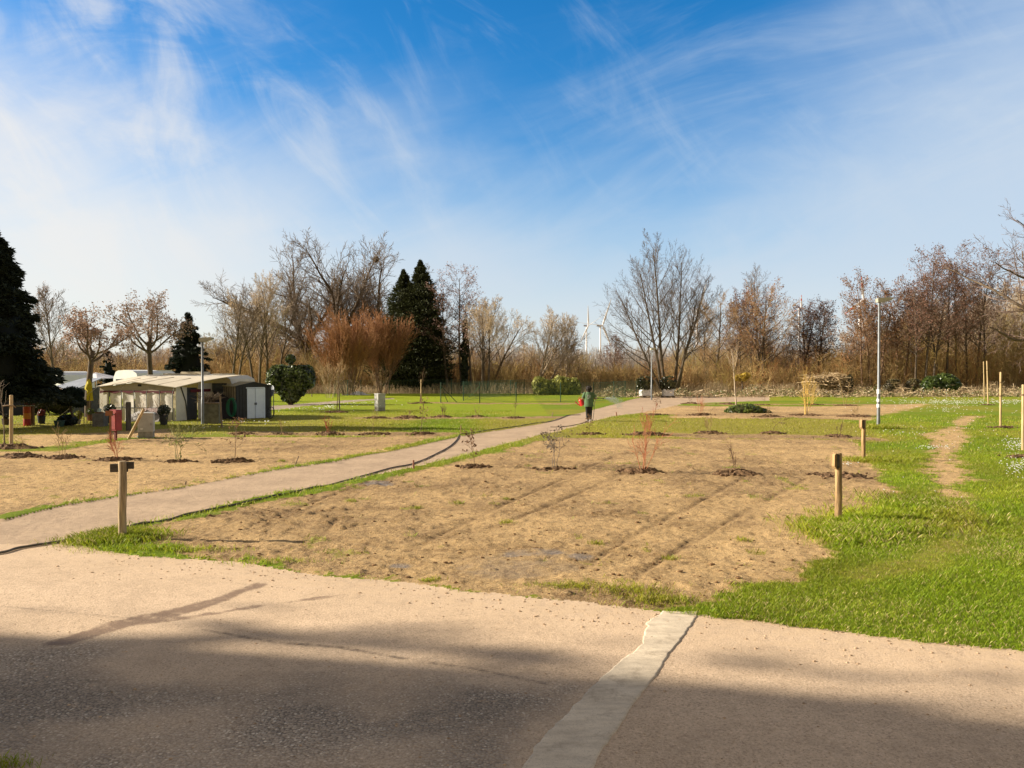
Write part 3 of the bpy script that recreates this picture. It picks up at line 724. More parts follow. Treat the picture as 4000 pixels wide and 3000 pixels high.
def conifer(name, label, loc, seed, tops, n, size, col, col2, group=None, droop=1.1, z0=.2, core=.62, rfun=None, cat='tree', trunk_r=.18, nbm=14):
    """tops: list of (x, y, height, radius); needles as small sprays hung on whorled boughs"""
    rng = np.random.default_rng(seed); root = thing(name, label, cat, loc, 0, group)
    tot = sum(t[2]*t[3] for t in tops); V = []; C = []
    for (x, y, H, rad) in tops:
        m = int(n*H*rad/tot)
        nb = max(60, int(H*nbm)); bz = rng.random(nb)**1.15; ba = rng.random(nb)*6.283
        w = rng.integers(0, nb, m); t = np.sqrt(rng.random(m))
        hz = bz[w]
        prof = rfun(hz) if rfun else np.minimum(1, (hz/.10)**.6*.25+.75)*(1-hz)**.78
        R_ = rad*prof*(.80+.42*((w*7919) % 97)/97)
        R_ = R_*(.74+.62*vn(ba[w]*1.9+H, hz*H*.75, seed)*(.6+.8*vn(ba[w]*4.+3*H, hz*H*2., seed+3)))
        ang = ba[w] + rng.normal(0, .16, m)
        rr = R_*(.35+.65*t)
        sag = -droop*.16*rr*(rr/np.maximum(rad, .1)) if droop > 0 else droop*-.35*rr
        z = z0 + hz*(H-z0) + sag + rng.normal(0, .03*rad, m)
        px = x + np.cos(ang)*rr; py = y + np.sin(ang)*rr; P = np.stack([px, py, np.maximum(z, .1)], 1)
        out = np.stack([np.cos(ang), np.sin(ang), np.full(m, -.35*droop)], 1) + rng.normal(0, .42, (m, 3))
        out /= np.linalg.norm(out, axis=1, keepdims=True)
        sd = np.cross(out, rng.normal(0, 1, (m, 3))); sd /= np.linalg.norm(sd, axis=1, keepdims=True) + 1e-9
        s_ = size*rng.uniform(.6, 1.4, (m, 1))
        V.append(np.stack([P-out*s_*.6, P+sd*s_*.26, P+out*s_, P-sd*s_*.26], 1).reshape(-1, 3))
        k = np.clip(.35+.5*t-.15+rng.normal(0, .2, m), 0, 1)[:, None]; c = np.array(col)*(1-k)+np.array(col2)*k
        C.append(np.repeat(c, 4, 0))
    v = np.concatenate(V); c = np.concatenate(C); f = np.arange(len(v)).reshape(-1, 4)
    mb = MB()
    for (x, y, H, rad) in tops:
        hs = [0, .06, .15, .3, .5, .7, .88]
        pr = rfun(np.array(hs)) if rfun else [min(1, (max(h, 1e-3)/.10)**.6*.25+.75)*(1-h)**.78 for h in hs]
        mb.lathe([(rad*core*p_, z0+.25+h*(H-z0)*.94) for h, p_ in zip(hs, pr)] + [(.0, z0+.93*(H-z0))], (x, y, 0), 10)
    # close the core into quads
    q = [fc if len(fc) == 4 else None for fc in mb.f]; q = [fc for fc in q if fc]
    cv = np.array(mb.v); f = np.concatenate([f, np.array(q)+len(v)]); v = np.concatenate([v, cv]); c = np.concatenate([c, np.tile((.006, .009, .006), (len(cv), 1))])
    mesh_np('crown', v, f, vmat('needle', .7, .12, spec=.2), root, cols=c)
    tb = MB()
    for (x, y, H, rad) in tops: tb.tube([(x, y, -.1), (x, y, H*.5), (x, y, H*.96)], [trunk_r, trunk_r*.6, .02], 8)
    tb.build('trunk', bark('dark', (.06, .045, .035)), root, smooth=True)
    return root

# ================================================================ TREES IN THE PHOTOGRAPH
def tall(topy, d): return 2.35 + (1452-topy)*d/F
def base(px, d): return ((px-2000)/F*d, d, 0)

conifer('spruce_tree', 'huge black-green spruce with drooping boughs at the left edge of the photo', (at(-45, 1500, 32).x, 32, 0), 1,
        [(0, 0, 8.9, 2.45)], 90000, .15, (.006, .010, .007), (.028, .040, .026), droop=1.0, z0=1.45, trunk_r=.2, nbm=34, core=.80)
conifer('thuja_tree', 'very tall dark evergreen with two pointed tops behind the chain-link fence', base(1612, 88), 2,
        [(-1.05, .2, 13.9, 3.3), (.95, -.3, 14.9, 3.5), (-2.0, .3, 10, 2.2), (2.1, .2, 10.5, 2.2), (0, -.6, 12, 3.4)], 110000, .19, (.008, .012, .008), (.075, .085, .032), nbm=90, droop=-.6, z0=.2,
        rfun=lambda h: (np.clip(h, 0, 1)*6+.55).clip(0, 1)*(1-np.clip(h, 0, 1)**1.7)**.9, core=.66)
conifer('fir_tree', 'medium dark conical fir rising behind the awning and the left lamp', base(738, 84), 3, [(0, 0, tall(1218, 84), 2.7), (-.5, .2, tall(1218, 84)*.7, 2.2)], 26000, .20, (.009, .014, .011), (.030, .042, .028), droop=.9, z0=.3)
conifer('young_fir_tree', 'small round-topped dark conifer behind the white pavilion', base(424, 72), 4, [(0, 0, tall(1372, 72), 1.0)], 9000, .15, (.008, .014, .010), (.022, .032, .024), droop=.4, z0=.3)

BK_D = bark('grey_brown', (.12, .092, .068)); BK_L = bark('pale', (.42, .34, .25)); BK_R = bark('red_brown', (.20, .125, .085)); BK_Y = bark('lichen', (.25, .20, .09))
TW_G = twigm('grey', (.19, .145, .11)); TW_L = twigm('pale', (0.52, 0.41, 0.29)); TW_R = twigm('rust', (.30, .15, .075)); TW_P = twigm('purple', (.22, .145, .11)); TW_B = twigm('brown', (0.38, 0.255, 0.135)); TW_Y = twigm('lichen', (0.5, 0.385, 0.16))

# pollarded plane trees in the camp with tufts of dry seed
POL = PP(n=(7, 7, 5, 3, 2), ch=(9, 8, 5, 3), start=(.80, .25, .2, .1), ang=(1.0, .7, .8, .7), ratio=(.80, .42, .45, .5), up=(.0, .10, .05, .0, -.02), prof=((1., .8), (1., .6), (1, .6), (1, .7)), wob=(.05, .14, .2, .22, .25), taper=(.75, .25, .2, .4, .6), rr=(.5, .5, .5, .6), close=.0)
bare_tree('pollarded_tree', 'pollarded tree with a thick stub trunk behind the hanging yellow cloth', 'tree', base(342, 40), 11, POL, 3.6, .17, BK_D, twigm('camp', (.30, .215, .165)), leaves=(3, .10, .065, (.36, .24, .18), .25, .75), scale=.98)
bare_tree('pollarded_tree', 'pollarded tree in front of the white caravan, seen over the awning roof', 'tree', base(592, 47), 12, POL, 4.3, .18, BK_D, twigm('camp', (.30, .215, .165)), leaves=(3, .12, .075, (.34, .24, .19), .25, .7), scale=.98)

bare_tree('willow_tree', 'widest bare tree with dark arching limbs and a bird nest, left of the dark evergreen', 'tree', base(1330, 105), 21,
          PP(n=(5, 11, 7, 4, 2), ch=(9, 16, 9, 5), start=(.45, .15, .12, .1), ang=(1.0, .7, .7, .7), ratio=(1.6, .46, .46, .5), up=(0, .02, .03, .02, .0), prof=((1.0, 1.0), (1., .5), (1., .6), (1, .7)), wob=(.05, .11, .14, .17, .2), taper=(.7, .15, .2, .4, .6), rr=(.66, .45, .5, .6), rmin=.022, close=.35),
          7.6, .66, BK_D, TW_G, stems=[(0, 0, .02, 0, 1), (3.2, 0, .34, .1, 1), (-2.8, .3, -.36, 0, 1)])
tgt = at(1452, 1030, 105) - Vector(base(1330, 105)); cand = [Vector(q[3:6]) for q in LAST[-1].seg[1] + LAST[-1].seg[2]]
nb_ = min(cand, key=lambda q: (q-tgt).length)
nest = MB(); nest.ell((0, 0, 0), (.5, .5, .42), 10, 7); no = nest.build('bird_nest', bark('nest', (.05, .04, .03))); no.location = nb_ + Vector(base(1330, 105)) + Vector((0, 0, .2)); tag(no, 'round dark twig nest high in the widest bare tree', 'nest')

# tall slim trees at the left (ash and birch)
SLIM = PP(n=(10, 6, 4, 3, 2), ch=(20, 8, 5, 3), start=(.3, .2, .15, .1), ang=(.65, .6, .6, .6), ratio=(.42, .46, .5, .5), up=(.01, .08, .06, .04, .02), prof=((1.15, .35), (1., .5), (1, .6), (1, .7)))
slim = [bare_tree('bare_tree', 'slim bare tree with upswept twigs just right of the left lamp', 'tree', base(905, 78), 31, SLIM, tall(1170, 78), .15, BK_D, TW_G, stems=[(0, 0, .03, 0, 1), (.5, .2, .1, 0, .9)])]
slim.append(bare_tree('bare_tree', 'tallest of the slim bare trees left of the rust-red shrub, forked into several stems', 'tree', base(1015, 82), 32, SLIM, tall(1112, 82), .17, BK_D, TW_L, stems=[(0, 0, -.05, 0, 1), (.6, .2, .08, 0, .95), (-.5, .1, -.16, 0, .85)]))
slim.append(bare_tree('bare_tree', 'slim bare tree standing directly behind the heart-shaped bush', 'tree', base(1090, 88), 33, SLIM, tall(1135, 88), .16, BK_D, TW_G, lean=(.03, 0)))
bare_tree('bare_tree', 'thin bare tree right behind the huge spruce, over the camper van', 'tree', base(212, 62), 34, SLIM, tall(1165, 62), .13, BK_D, TW_G, lean=(-.02, 0), leaves=(1, .15, .05, (.33, .2, .15), .2, .4))
# alders with cones
ALD = PP(n=(11, 6, 4, 3, 2), ch=(26, 7, 4, 2), start=(.34, .2, .15, .1), ang=(1.15, .7, .65, .6), ratio=(.27, .46, .5, .5), up=(.008, .03, .03, .02, 0), prof=((1.25, .55), (1., .5), (1, .6), (1, .7)), wob=(.035, .1, .14, .16, .2))
CONE_P = (.20, .105, .075); CONE_R = (.27, .14, .07)
iv = bare_tree('alder_tree', 'alder with purple cones whose trunk is wrapped in dark ivy, right of the dark evergreen', 'tree', base(1806, 86), 41, ALD, tall(1085, 86), .17, BK_D, TW_P, stems=[(0, 0, -.07, 0, 1), (.9, .3, .03, 0, .8), (-1.6, 0, -.06, 0, .92)], leaves=(1, .16, .10, (.42, .27, .24), .3, .5))
ivl = leafy('ivy', iv, 42, [((.25, -.1, z_), (.42+.1*math.sin(z_*3), .42, .6)) for z_ in (1.2, 2.0, 2.8, 3.6, 4.4, 5.2)] + [((.3, -.1, z_), (.28, .28, .6)) for z_ in (6, 6.8, 7.6)], 3200, .15, (.010, .016, .006), (.03, .042, .012), corecol=(.01, .014, .006))
iv_tr = MB().tube([(.25, -.1, -.1), (.28, -.1, 4.5), (.4, -.1, 8.6)], [.16, .12, .04], 7).build('stem', BK_D, iv)
right_al = []
for k, (px, ty, d, lb, cn) in enumerate(((3405, 1112, 88, 'rust-brown alder beside the wind turbine with the red-tipped blade', CONE_R), (3500, 1128, 90, 'rust-brown alder directly behind the tall right lamp head', CONE_R),
        (3612, 1015, 86, 'tall alder with purple-brown crown above the glossy green bush', CONE_P), (3705, 1008, 88, 'tall many-stemmed alder just right of the glossy green bush', CONE_P), (3812, 1015, 90, 'purple-brown alder behind the pair of tall stakes', CONE_P))):
    st = [(0, 0, .04*(k % 3-1), 0, 1), (1.0, .3, .10, 0, .88), (-.9, .2, -.08, 0, .8)]
    right_al.append(bare_tree('alder_tree', lb, 'tree', base(px, d), 50+k, ALD, tall(ty, d), .15, BK_R if k < 2 else BK_D, TW_P if k > 1 else twigm('rustbrown', (.27, .18, .115)), stems=st, leaves=(2, .2, .10, cn, .3, .45)))
# copse of alders right of the big multi-stemmed tree
cop = []
for k, (px, ty, d, lb, cn) in enumerate(((2868, 1175, 98, 'left one of the purple alders in the copse right of the tall multi-stemmed tree', CONE_P), (2935, 1165, 100, 'right one of the purple alders in the copse right of the tall multi-stemmed tree', CONE_P),
        (3120, 1192, 100, 'dark alder leaning right at the right end of the copse', CONE_P), (3195, 1208, 98, 'lone blackish alder with flat tiers between the copse and the right lamp', (.08, .055, .055)))):
    cop.append(bare_tree('alder_tree', lb, 'tree', base(px, d), 60+k, ALD, tall(ty, d), .17, BK_D, TW_P, stems=[(0, 0, (.02, 0, .16, .02)[k], 0, 1), (.8, 0, .03, 0, .93)], leaves=(1, .22, .11, cn, .3, .55)))
bare_tree('rounded_tree', 'broad low-branched tree with a rounded rust-tinted crown in the middle of the copse', 'tree', base(2985, 95), 65,
          PP(ch=(22, 10, 6, 3), start=(.16, .2, .15, .1), ang=(1.2, .7, .7, .65), ratio=(.55, .42, .46, .5), prof=((1.25, .5), (1, .5), (1, .6), (1, .7)), up=(.01, .07, .04, .02, 0)), tall(1185, 95), .24, BK_D, TW_B, leaves=(1, .18, .10, (.30, .14, .07), .3, .4))
bare_tree('bare_tree', 'thin pale tree poking out above the rounded copse', 'tree', base(2975, 102), 66, SLIM, tall(1098, 102), .15, BK_D, TW_G)
bare_tree('spreading_tree', 'olive-brown spreading tree between the multi-stemmed tree and the copse', 'tree', base(2790, 96), 67, PP(ch=(16, 9, 6, 3), start=(.25, .2, .15, .1), ang=(1., .75, .7, .65)), tall(1180, 96), .2, BK_D, TW_B, lean=(.12, 0), stems=[(0, 0, .12, 0, 1), (-.7, 0, -.14, 0, .85)])
# tall bare multi-stemmed tree
MST = PP(n=(12, 9, 5, 3, 2), ch=(16, 9, 6, 3), start=(.24, .18, .15, .1), ang=(.85, .6, .6, .6), ratio=(.46, .42, .46, .5), up=(.010, .055, .045, .03, .0), prof=((1.3, .28), (1., .45), (1, .6), (1, .7)), wob=(.04, .07, .12, .15, .2), rr=(.40, .48, .5, .6), rmin=.010)
mst = bare_tree('multistem_tree', 'tallest bare tree, many stems fanning upward behind the wrapped hedge plants', 'tree', base(2600, 82), 78, MST, tall(930, 82), .23, BK_D, twigm('greydark', (.17, .125, .095)),
          stems=[(-.1, 0, -.08, 0, .98), (1.0, .1, .10, 0, .90), (1.4, .3, .26, 0, .78), (-.3, .2, -.24, 0, .86), (.9, -.2, .38, 0, .66), (-.3, .3, -.40, .05, .70)])
mst.scale = (.86, .86, .95)
# pale leaning trees left of the person
bare_tree('leaning_tree', 'pale bare tree leaning right from behind the left end of the ivy hedge', 'tree', base(2085, 90), 72, PP(ch=(16, 9, 6, 3), start=(.30, .2, .15, .1), ang=(.75, .7, .7, .65)), 9.0, .17, BK_L, TW_L, stems=[(0, 0, .42, 0, .95), (.5, .2, .14, 0, .95), (.9, .4, .60, 0, .7)])
bare_tree('leaning_tree', 'bare tree with a dark stem leaning far to the right over the chain-link fence', 'tree', base(1915, 90), 73, PP(ch=(13, 8, 6, 3), start=(.38, .2, .15, .1), ang=(.7, .7, .7, .65)), 8.8, .17, BK_D, TW_L, stems=[(0, 0, .48, 0, .98), (-.6, 0, -.12, 0, .98)])
bare_tree('leaning_tree', 'bare tree whose stem bends left, just right of the ivy-clad alder', 'tree', base(1895, 84), 74, PP(ch=(15, 8, 6, 3), start=(.35, .2, .15, .1), ang=(.75, .7, .7, .65)), tall(1205, 84), .16, BK_D, TW_L, stems=[(0, 0, -.30, 0, .95), (.3, 0, .06, 0, 1)])
bare_tree('bare_tree', 'pale wispy tree between the ivy hedge and the two white turbines', 'tree', base(2215, 92), 75, SLIM, tall(1262, 92), .13, BK_L, TW_L, lean=(.04, 0))
bare_tree('dark_tree', 'small purple-brown tree just right of the white wind turbines', 'tree', base(2392, 112), 76, ALD, tall(1325, 112), .16, BK_D, TW_P, leaves=(1, .2, .10, CONE_P, .2, .6))
# rust-red shrubs in front of the wide willow
SHR = PP(n=(6, 5, 4, 3), ch=(10, 6, 5), start=(.25, .2, .1), ang=(.34, .4, .45), ratio=(.5, .55, .6), up=(.03, .04, .03, .02), prof=((1.1, .7), (1, .7), (1, .8)), wob=(.06, .08, .1, .12), taper=(.3, .3, .4, .6), rr=(.55, .6, .7), rmin=.016)
def stemset(seed, n, sp, tilt, lo=.75):
    r = random.Random(seed); o = []
    for k in range(n):
        a = r.uniform(0, 6.283); q = r.random()**.5; o.append((math.cos(a)*q*sp, math.sin(a)*q*sp, math.cos(a)*q*tilt, math.sin(a)*q*tilt, r.uniform(lo, 1)))
    return o
rsh = bare_tree('rust_shrub', 'large rust-red twiggy shrub below the widest bare tree', 'shrub', base(1362, 76), 81, SHR, 6.6, .045, BK_R, TW_R, stems=stemset(1, 24, .6, .50), leaves=(2, .15, .06, (.33, .16, .07), .3, .4))
bare_tree('rust_shrub', 'smaller rust-red shrub touching the left flank of the dark evergreen', 'shrub', base(1492, 80), 82, SHR, 6.8, .045, BK_R, TW_R, stems=stemset(2, 12, .4, .30), leaves=(2, .15, .06, (.33, .16, .07), .3, .4))
rsh.scale = (.86, .86, .98)
for k, (px, py, h, lb) in enumerate(((1287, 1555, 3.4, 'tan fan-shaped hazel shrub left of the white heap by the fence'), (1485, 1535, 3.0, 'tan fan-shaped hazel shrub behind the far grey utility cabinet'))):
    x, y = gp(px, py); bare_tree('hazel_shrub', lb, 'shrub', (x, y, 0), 90+k, PP(**{**SHR, 'ch': (6, 4, 3)}), h*.78, .016, BK_L, TW_B, stems=stemset(5+k, 9, .3, .42))
# limbs reaching in from the right
WAL = PP(n=(6, 11, 6, 4, 3), ch=(0, 11, 6, 4), start=(.33, .22, .15, .15), ang=(1.0, .75, .7, .7), ratio=(.8, .36, .42, .42), up=(0, .012, .03, .02, .02), wob=(.03, .12, .18, .2, .22), taper=(.75, .2, .25, .45, .6), rr=(.55, .45, .5, .6), prof=((1., .9), (1., .6), (1, .6), (1, .7)), rmin=.007)
T = Tree(107, WAL); T.grow((0, 0, -.1), (-.03, 0, 1), 5.6, .27, 0)
for z_, d_, L_, r_ in ((4.3, (-.95, .05, .16), 6.6, .10), (4.9, (-.9, .15, .45), 6.6, .10), (5.1, (-.8, -.15, .60), 6.4, .10), (5.3, (-.6, .1, .85), 6.0, .10), (5.4, (-.25, .1, 1), 5.4, .10), (5.4, (.5, 0, .9), 5.6, .10), (4.8, (.9, .2, .5), 5, .10), (5.1, (-.6, .7, .4), 5.5, .10), (4.7, (-.7, -.6, .3), 5.4, .09)):
    T.grow((0, 0, z_), tuple(Vector(d_).normalized()), L_, r_, 1)
root = thing('walnut_tree', 'big bare tree reaching in with crooked branches from the right edge of the photo', 'tree', (19.0, 25.5, 0)); root.scale = (.76, .76, .76)
seg_mesh('trunk', T.seg[0]+T.seg[1], 7, bark('walnut', (.14, .105, .075)), root); seg_mesh('crown', [q for l in (2, 3, 4) for q in T.seg[l]], 3, twigm('walnut', (.20, .14, .115)), root)
# ---- dense wood behind: copies of four bare kinds
WOODLAB = 'bare brown tree among many in the dense wood behind the field'
protos = []
for k, (P_, tw, st) in enumerate(((SLIM, TW_B, None), (PP(ch=(15, 8, 5, 3), start=(.3, .2, .15, .1)), TW_B, None), (ALD, TW_P, None), (SLIM, TW_L, [(0, 0, -.1, 0, 1), (.6, 0, .16, 0, .85)]), (PP(ch=(14, 8, 5, 3), start=(.18, .2, .15, .1), ang=(1.1, .8, .7, .7)), twigm('olive', (.36, .28, .12)), [(0, 0, .12, 0, 1), (-.5, 0, -.2, 0, .9)]))):
    protos.append(bare_tree('wood_tree', WOODLAB, 'tree', (0, 0, 0), 200+k, P_, 8, .14, BK_D, tw, stems=st, group='bare trees of the dense wood'))
rw = random.Random(7); used = [0]*len(protos); k = 0
WOOD_TOP = [(-100, 1330), (150, 1330), (300, 1370), (520, 1355), (700, 1380), (850, 1300), (1000, 1270), (1150, 1300), (1300, 1330), (1500, 1330), (1700, 1330), (1900, 1340), (2050, 1365), (2200, 1375), (2330, 1390), (2450, 1400), (2600, 1390), (2750, 1345), (2900, 1320), (3080, 1320), (3240, 1340), (3330, 1320), (3450, 1250), (3600, 1200), (3800, 1170), (4200, 1150)]
def wtop(px): return float(np.interp(px, [a for a, b in WOOD_TOP], [b for a, b in WOOD_TOP]))
for i in range(175):
    px = -60 + 4120*((i*0.61803) % 1); d = rw.uniform(92, 138) if px < 2650 else rw.uniform(93, 132)
    if 2290 < px < 2400 and rw.random() < .8: continue
    h = tall(wtop(px), d)*rw.uniform(.72, 1.08); j = rw.randrange(len(protos))
    if 1550 < px < 1690: continue
    o = protos[j] if used[j] == 0 else copy_tree(protos[j]); used[j] = 1
    o.location = base(px, d); o.rotation_euler = (0, 0, rw.uniform(0, 6.28)); s_ = h/8; o.scale = (s_*rw.uniform(.85, 1.15), s_, s_)
for j, o in enumerate(protos):
    if not used[j]: o.location = base(3300+60*j, 100)

# ---- thicket: undergrowth nobody could count
def thicket():
    rng = np.random.default_rng(5); segs = []; cols = []
    pal = np.array([(.20, .14, .075), (.26, .19, .09), (.16, .105, .065), (.24, .13, .065), (.31, .24, .14), (.14, .105, .06), (.22, .18, .075)])*np.array((1.62, 1.50, 1.20))
    for i in range(3000):
        px = rng.uniform(-250, 4250); d = rng.uniform(87, 130)
        if px < 1250: d = rng.uniform(84, 130)
        if 1120 < px < 1700: d = max(d, 92)
        if px > 2650: d = rng.uniform(87, 118)
        h = min(tall(wtop(px), d)*rng.uniform(.35, .95), 9) if rng.random() < (.72 if px > 2650 else .55) else rng.uniform(1.5, 3.6)
        if 2300 < px < 2390: h = min(h, 3.4)
        x, y, _ = base(px, d); c0 = pal[rng.integers(0, len(pal))]*rng.uniform(.7, 1.15)
        for s_ in range(9):
            a = rng.uniform(0, 6.283); tl = rng.uniform(.05, .45); L = h*rng.uniform(.6, 1.05)
            p = np.array((x+rng.normal(0, .5), y+rng.normal(0, .5), 0.)); dv = np.array((math.cos(a)*tl, math.sin(a)*tl, 1.)); dv /= np.linalg.norm(dv)
            n = 3
            for k in range(n):
                dv = dv + rng.normal(0, .16, 3); dv /= np.linalg.norm(dv); q = p + dv*L/n
                r_ = .022*(1-.25*k); segs.append((*p, *q, r_, r_*.75)); cols.append(c0)
                for t_ in range(3):
                    f = rng.random(); e = p + (q-p)*f; tv = dv*.6 + rng.normal(0, .6, 3); tv /= np.linalg.norm(tv); g = e + tv*L*rng.uniform(.12, .3)
                    segs.append((*e, *g, .014, .008)); cols.append(c0*1.1)
                p = q
    o = seg_mesh('thicket', segs, 3, vmat('thicket', .85, 0, .1), cols=np.array(cols))
    tag(o, 'dense tangle of brown leafless undergrowth along the edge of the wood', 'undergrowth', kind='stuff')
    # leaning dry reeds and grass at the foot
    segs = []; cols = []
    for i in range(26000):
        px = rng.uniform(-100, 4150); d = rng.uniform(82, 96) if px > 2000 else rng.uniform(82, 100)
        if px > 2650: d = rng.uniform(84, 96)
        x, y, _ = base(px, d); h = rng.uniform(.3, 1.0)*(.4+1.1*vn(np.array([px/90.]), np.array([d/4.]), 3)[0])
        segs.append((x, y, 0, x+rng.normal(0, .25*h), y+rng.normal(0, .25*h), h, .02, .008)); cols.append(np.array((.66, .51, .33))*rng.uniform(.55, 1.1))
    o = seg_mesh('dry_reeds', segs, 3, vmat('thicket', .85, 0, .1), cols=np.array(cols)); tag(o, 'pale dry reeds and dead grass at the foot of the wood', 'reeds', kind='stuff')
    # far woodland line
    segs = []; cols = []
    for i in range(16000):
        px = rng.uniform(-900, 4900); d = rng.uniform(230, 300); x, y, _ = base(px, d)
        h = rng.uniform(5, 10.5)*(.75+.5*vn(np.array([px/160.]), np.array([0.]), 9)[0])
        segs.append((x, y, 0, x+rng.normal(0, 1.2), y, h, .16, .05)); cols.append(np.array((.40, .36, .33))*rng.uniform(.8, 1.15))
        e = h*rng.uniform(.4, .9); segs.append((x, y, e, x+rng.normal(0, 1.6), y, e+rng.uniform(.6, 2.4), .08, .04)); cols.append(np.array((.42, .37, .33)))
    o = seg_mesh('distant_wood', segs, 3, vmat('thicket', .85, 0, .1), cols=np.array(cols)); tag(o, 'hazy far line of woodland on the horizon', 'woodland', kind='stuff')
thicket()
# ================================================================ THINGS
def GB(px, py, dz=0.): x, y = gp(px, py); return Vector((x, y, ground_z(x, y) + dz))
WOOD = mat('post_wood', (.29, .175, .075), .75, .45, 3, bump=.6, stretch=(6, 6, .7), col2=(.40, .26, .12))
WOODP = mat('pale_stake_wood', (.50, .36, .19), .75, .3, 3, bump=.4, stretch=(6, 6, .7))
WOODG = mat('weathered_wood', (.22, .165, .11), .85, .4, 4, bump=.6, stretch=(6, 6, .6))
WOODD = mat('dark_board', (.075, .062, .05), .85, .4, 4, bump=.6, stretch=(1, 6, 6))
STEEL = mat('galvanised_steel', (.22, .235, .255), .5, .18, 5, metal=.45, spec=.4)
STEELD = mat('shaded_steel', (.20, .215, .235), .5, .2, 5, metal=.4)
CONC = mat('cabinet_grey', (.48, .47, .44), .7, .14, 4, bump=.1)
CONC2 = mat('cabinet_grey_side', (.42, .42, .40), .7, .14, 4)
CONCD = mat('cabinet_base', (.27, .255, .225), .85, .3, 6, bump=.4)
WHITE = mat('white_paint', (.74, .74, .72), .45, .08, 3)
BLACK = mat('black_plastic', (.014, .014, .016), .55, .2, 4)
RUBBER = mat('hose_rubber', (.10, .085, .062), .6, .3, 4)
GREENP = mat('green_post', (.018, .055, .032), .5, .2, 4)
EARTH = mat('dug_earth', (.10, .062, .036), .95, .5, 14, bump=1., spec=.1, col2=(.17, .105, .06))

# ---------------------------------------------------------------- marker posts
def post_top(h, r, seed):
    rr = random.Random(seed); mb = MB()
    mb.tube([(0, 0, -.3), (rr.uniform(-.01, .01), 0, h*.35), (rr.uniform(-.008, .008), .005, h*.7), (0, 0, h-.015), (0, 0, h)], [r*1.08, r*1.02, r, r, r*.88], 14)
    return mb
p = GB(480, 2108); t = thing('marker_post', 'weathered round wooden post with a dark cross board nailed on top, beside the path', 'post', p)
post_top(1.085, .052, 1).build('post', mat('old_post_wood', (.30, .22, .13), .8, .45, 3, bump=.6, stretch=(6, 6, .6), col2=(.38, .28, .16)), t, smooth=True)
b = MB(); b.box((-.065, .04, .985), (.235, .034, .115), .14, bev=.006); b.box((.075, .05, 1.02), (.12, .03, .10), .14, bev=.006); b.build('cross_board', WOODD, t)
def notch_post(px, py, h, label, seed):
    p = GB(px, py); t = thing('marker_post', label, 'post', p, .1)
    post_top(h, .052, seed).build('post', WOOD, t, smooth=True)
    z0 = h-.25
    MB().prism([(-.092, z0+.05), (-.058, z0), (-.058, h+.004), (-.092, h-.025)], -.06, .075).build('side_board', WOOD, t)
    MB().prism([(-.056, z0+.01), (-.012, z0+.03), (-.012, h-.02), (-.056, h-.01)], -.066, -.046).build('shade_strip', WOODD, t)  # dark sliver painted as the shade beside the board
notch_post(3273, 2040, 1.08, 'tall round wooden post in the thick grass clump on the right', 2)
notch_post(3373, 1797, 1.08, 'farther round wooden post standing just left of the worn track', 3)

# ---------------------------------------------------------------- street lamps
def lamp(px, py, topy, label, head_yaw, hl, mats, stickers=False):
    p = GB(px, py); d = p.y; H = 2.35 + (1452-topy)*d/F - p.z
    t = thing('street_lamp', label, 'street lamp', p)
    MB().tube([(0, 0, -.3), (0, 0, 1.0*H/5.3)], [.068, .066], 14).tube([(0, 0, H*.27), (0, 0, H*.272)], [.066, .066], 14).build('base_pole', mats, t, smooth=True)
    MB().tube([(0, 0, 1.0*H/5.3), (0, 0, H*.285), (0, 0, H*.292), (0, 0, H-.1)], [.066, .066, .050, .044], 14).build('pole', mats, t, smooth=True)
    h = bpy.data.objects.new('lamp_head', None); h['label'] = 'flat grey lamp head'; link(h, t); h.location = (0, 0, H-.1); h.rotation_euler = (0, 0, head_yaw)
    b = MB(); b.prism([(-.10, -.10), (.10, -.10), (hl, .03), (hl+.03, .07), (hl-.03, .10), (.1, .09), (-.06, .085), (-.11, .05)], -.12, .12); b.build('housing', mat('lamp_housing', (.42, .40, .33), .45, .12, 3, metal=.2), h)
    MB().prism([(.14, -.097), (hl-.03, .012), (hl-.03, -.006), (.14, -.112)], -.095, .095).build('lens', mat('lamp_lens', (.62, .58, .47), .25, .05, 2, spec=.6), h)
    MB().tube([(0, 0, -.25), (0, 0, -.02)], [.058, .058], 12).build('bracket', mats, h, smooth=True)
    if stickers:
        W2 = mat('sticker_white', (.85, .84, .88), .5, .05, 2)
        for z0, z1 in ((1.43, 1.62), (1.10, 1.22), (.86, 1.0)):
            MB().tube([(0, 0, z0), (0, 0, z1)], [.0705, .0705], 14).build('white_sticker', W2, t, smooth=True)
lamp(3431, 1672, 1163, 'tall grey steel street lamp with white stickers on its lower pole, right of centre', 0., .52, STEEL, True)
lamp(792, 1658, 1318, 'grey street lamp in front of the beige awning', 0., .46, STEELD)
lamp(2545, 1562, 1358, 'distant street lamp rising behind the wrapped hedge plants', .3, .40, STEEL)

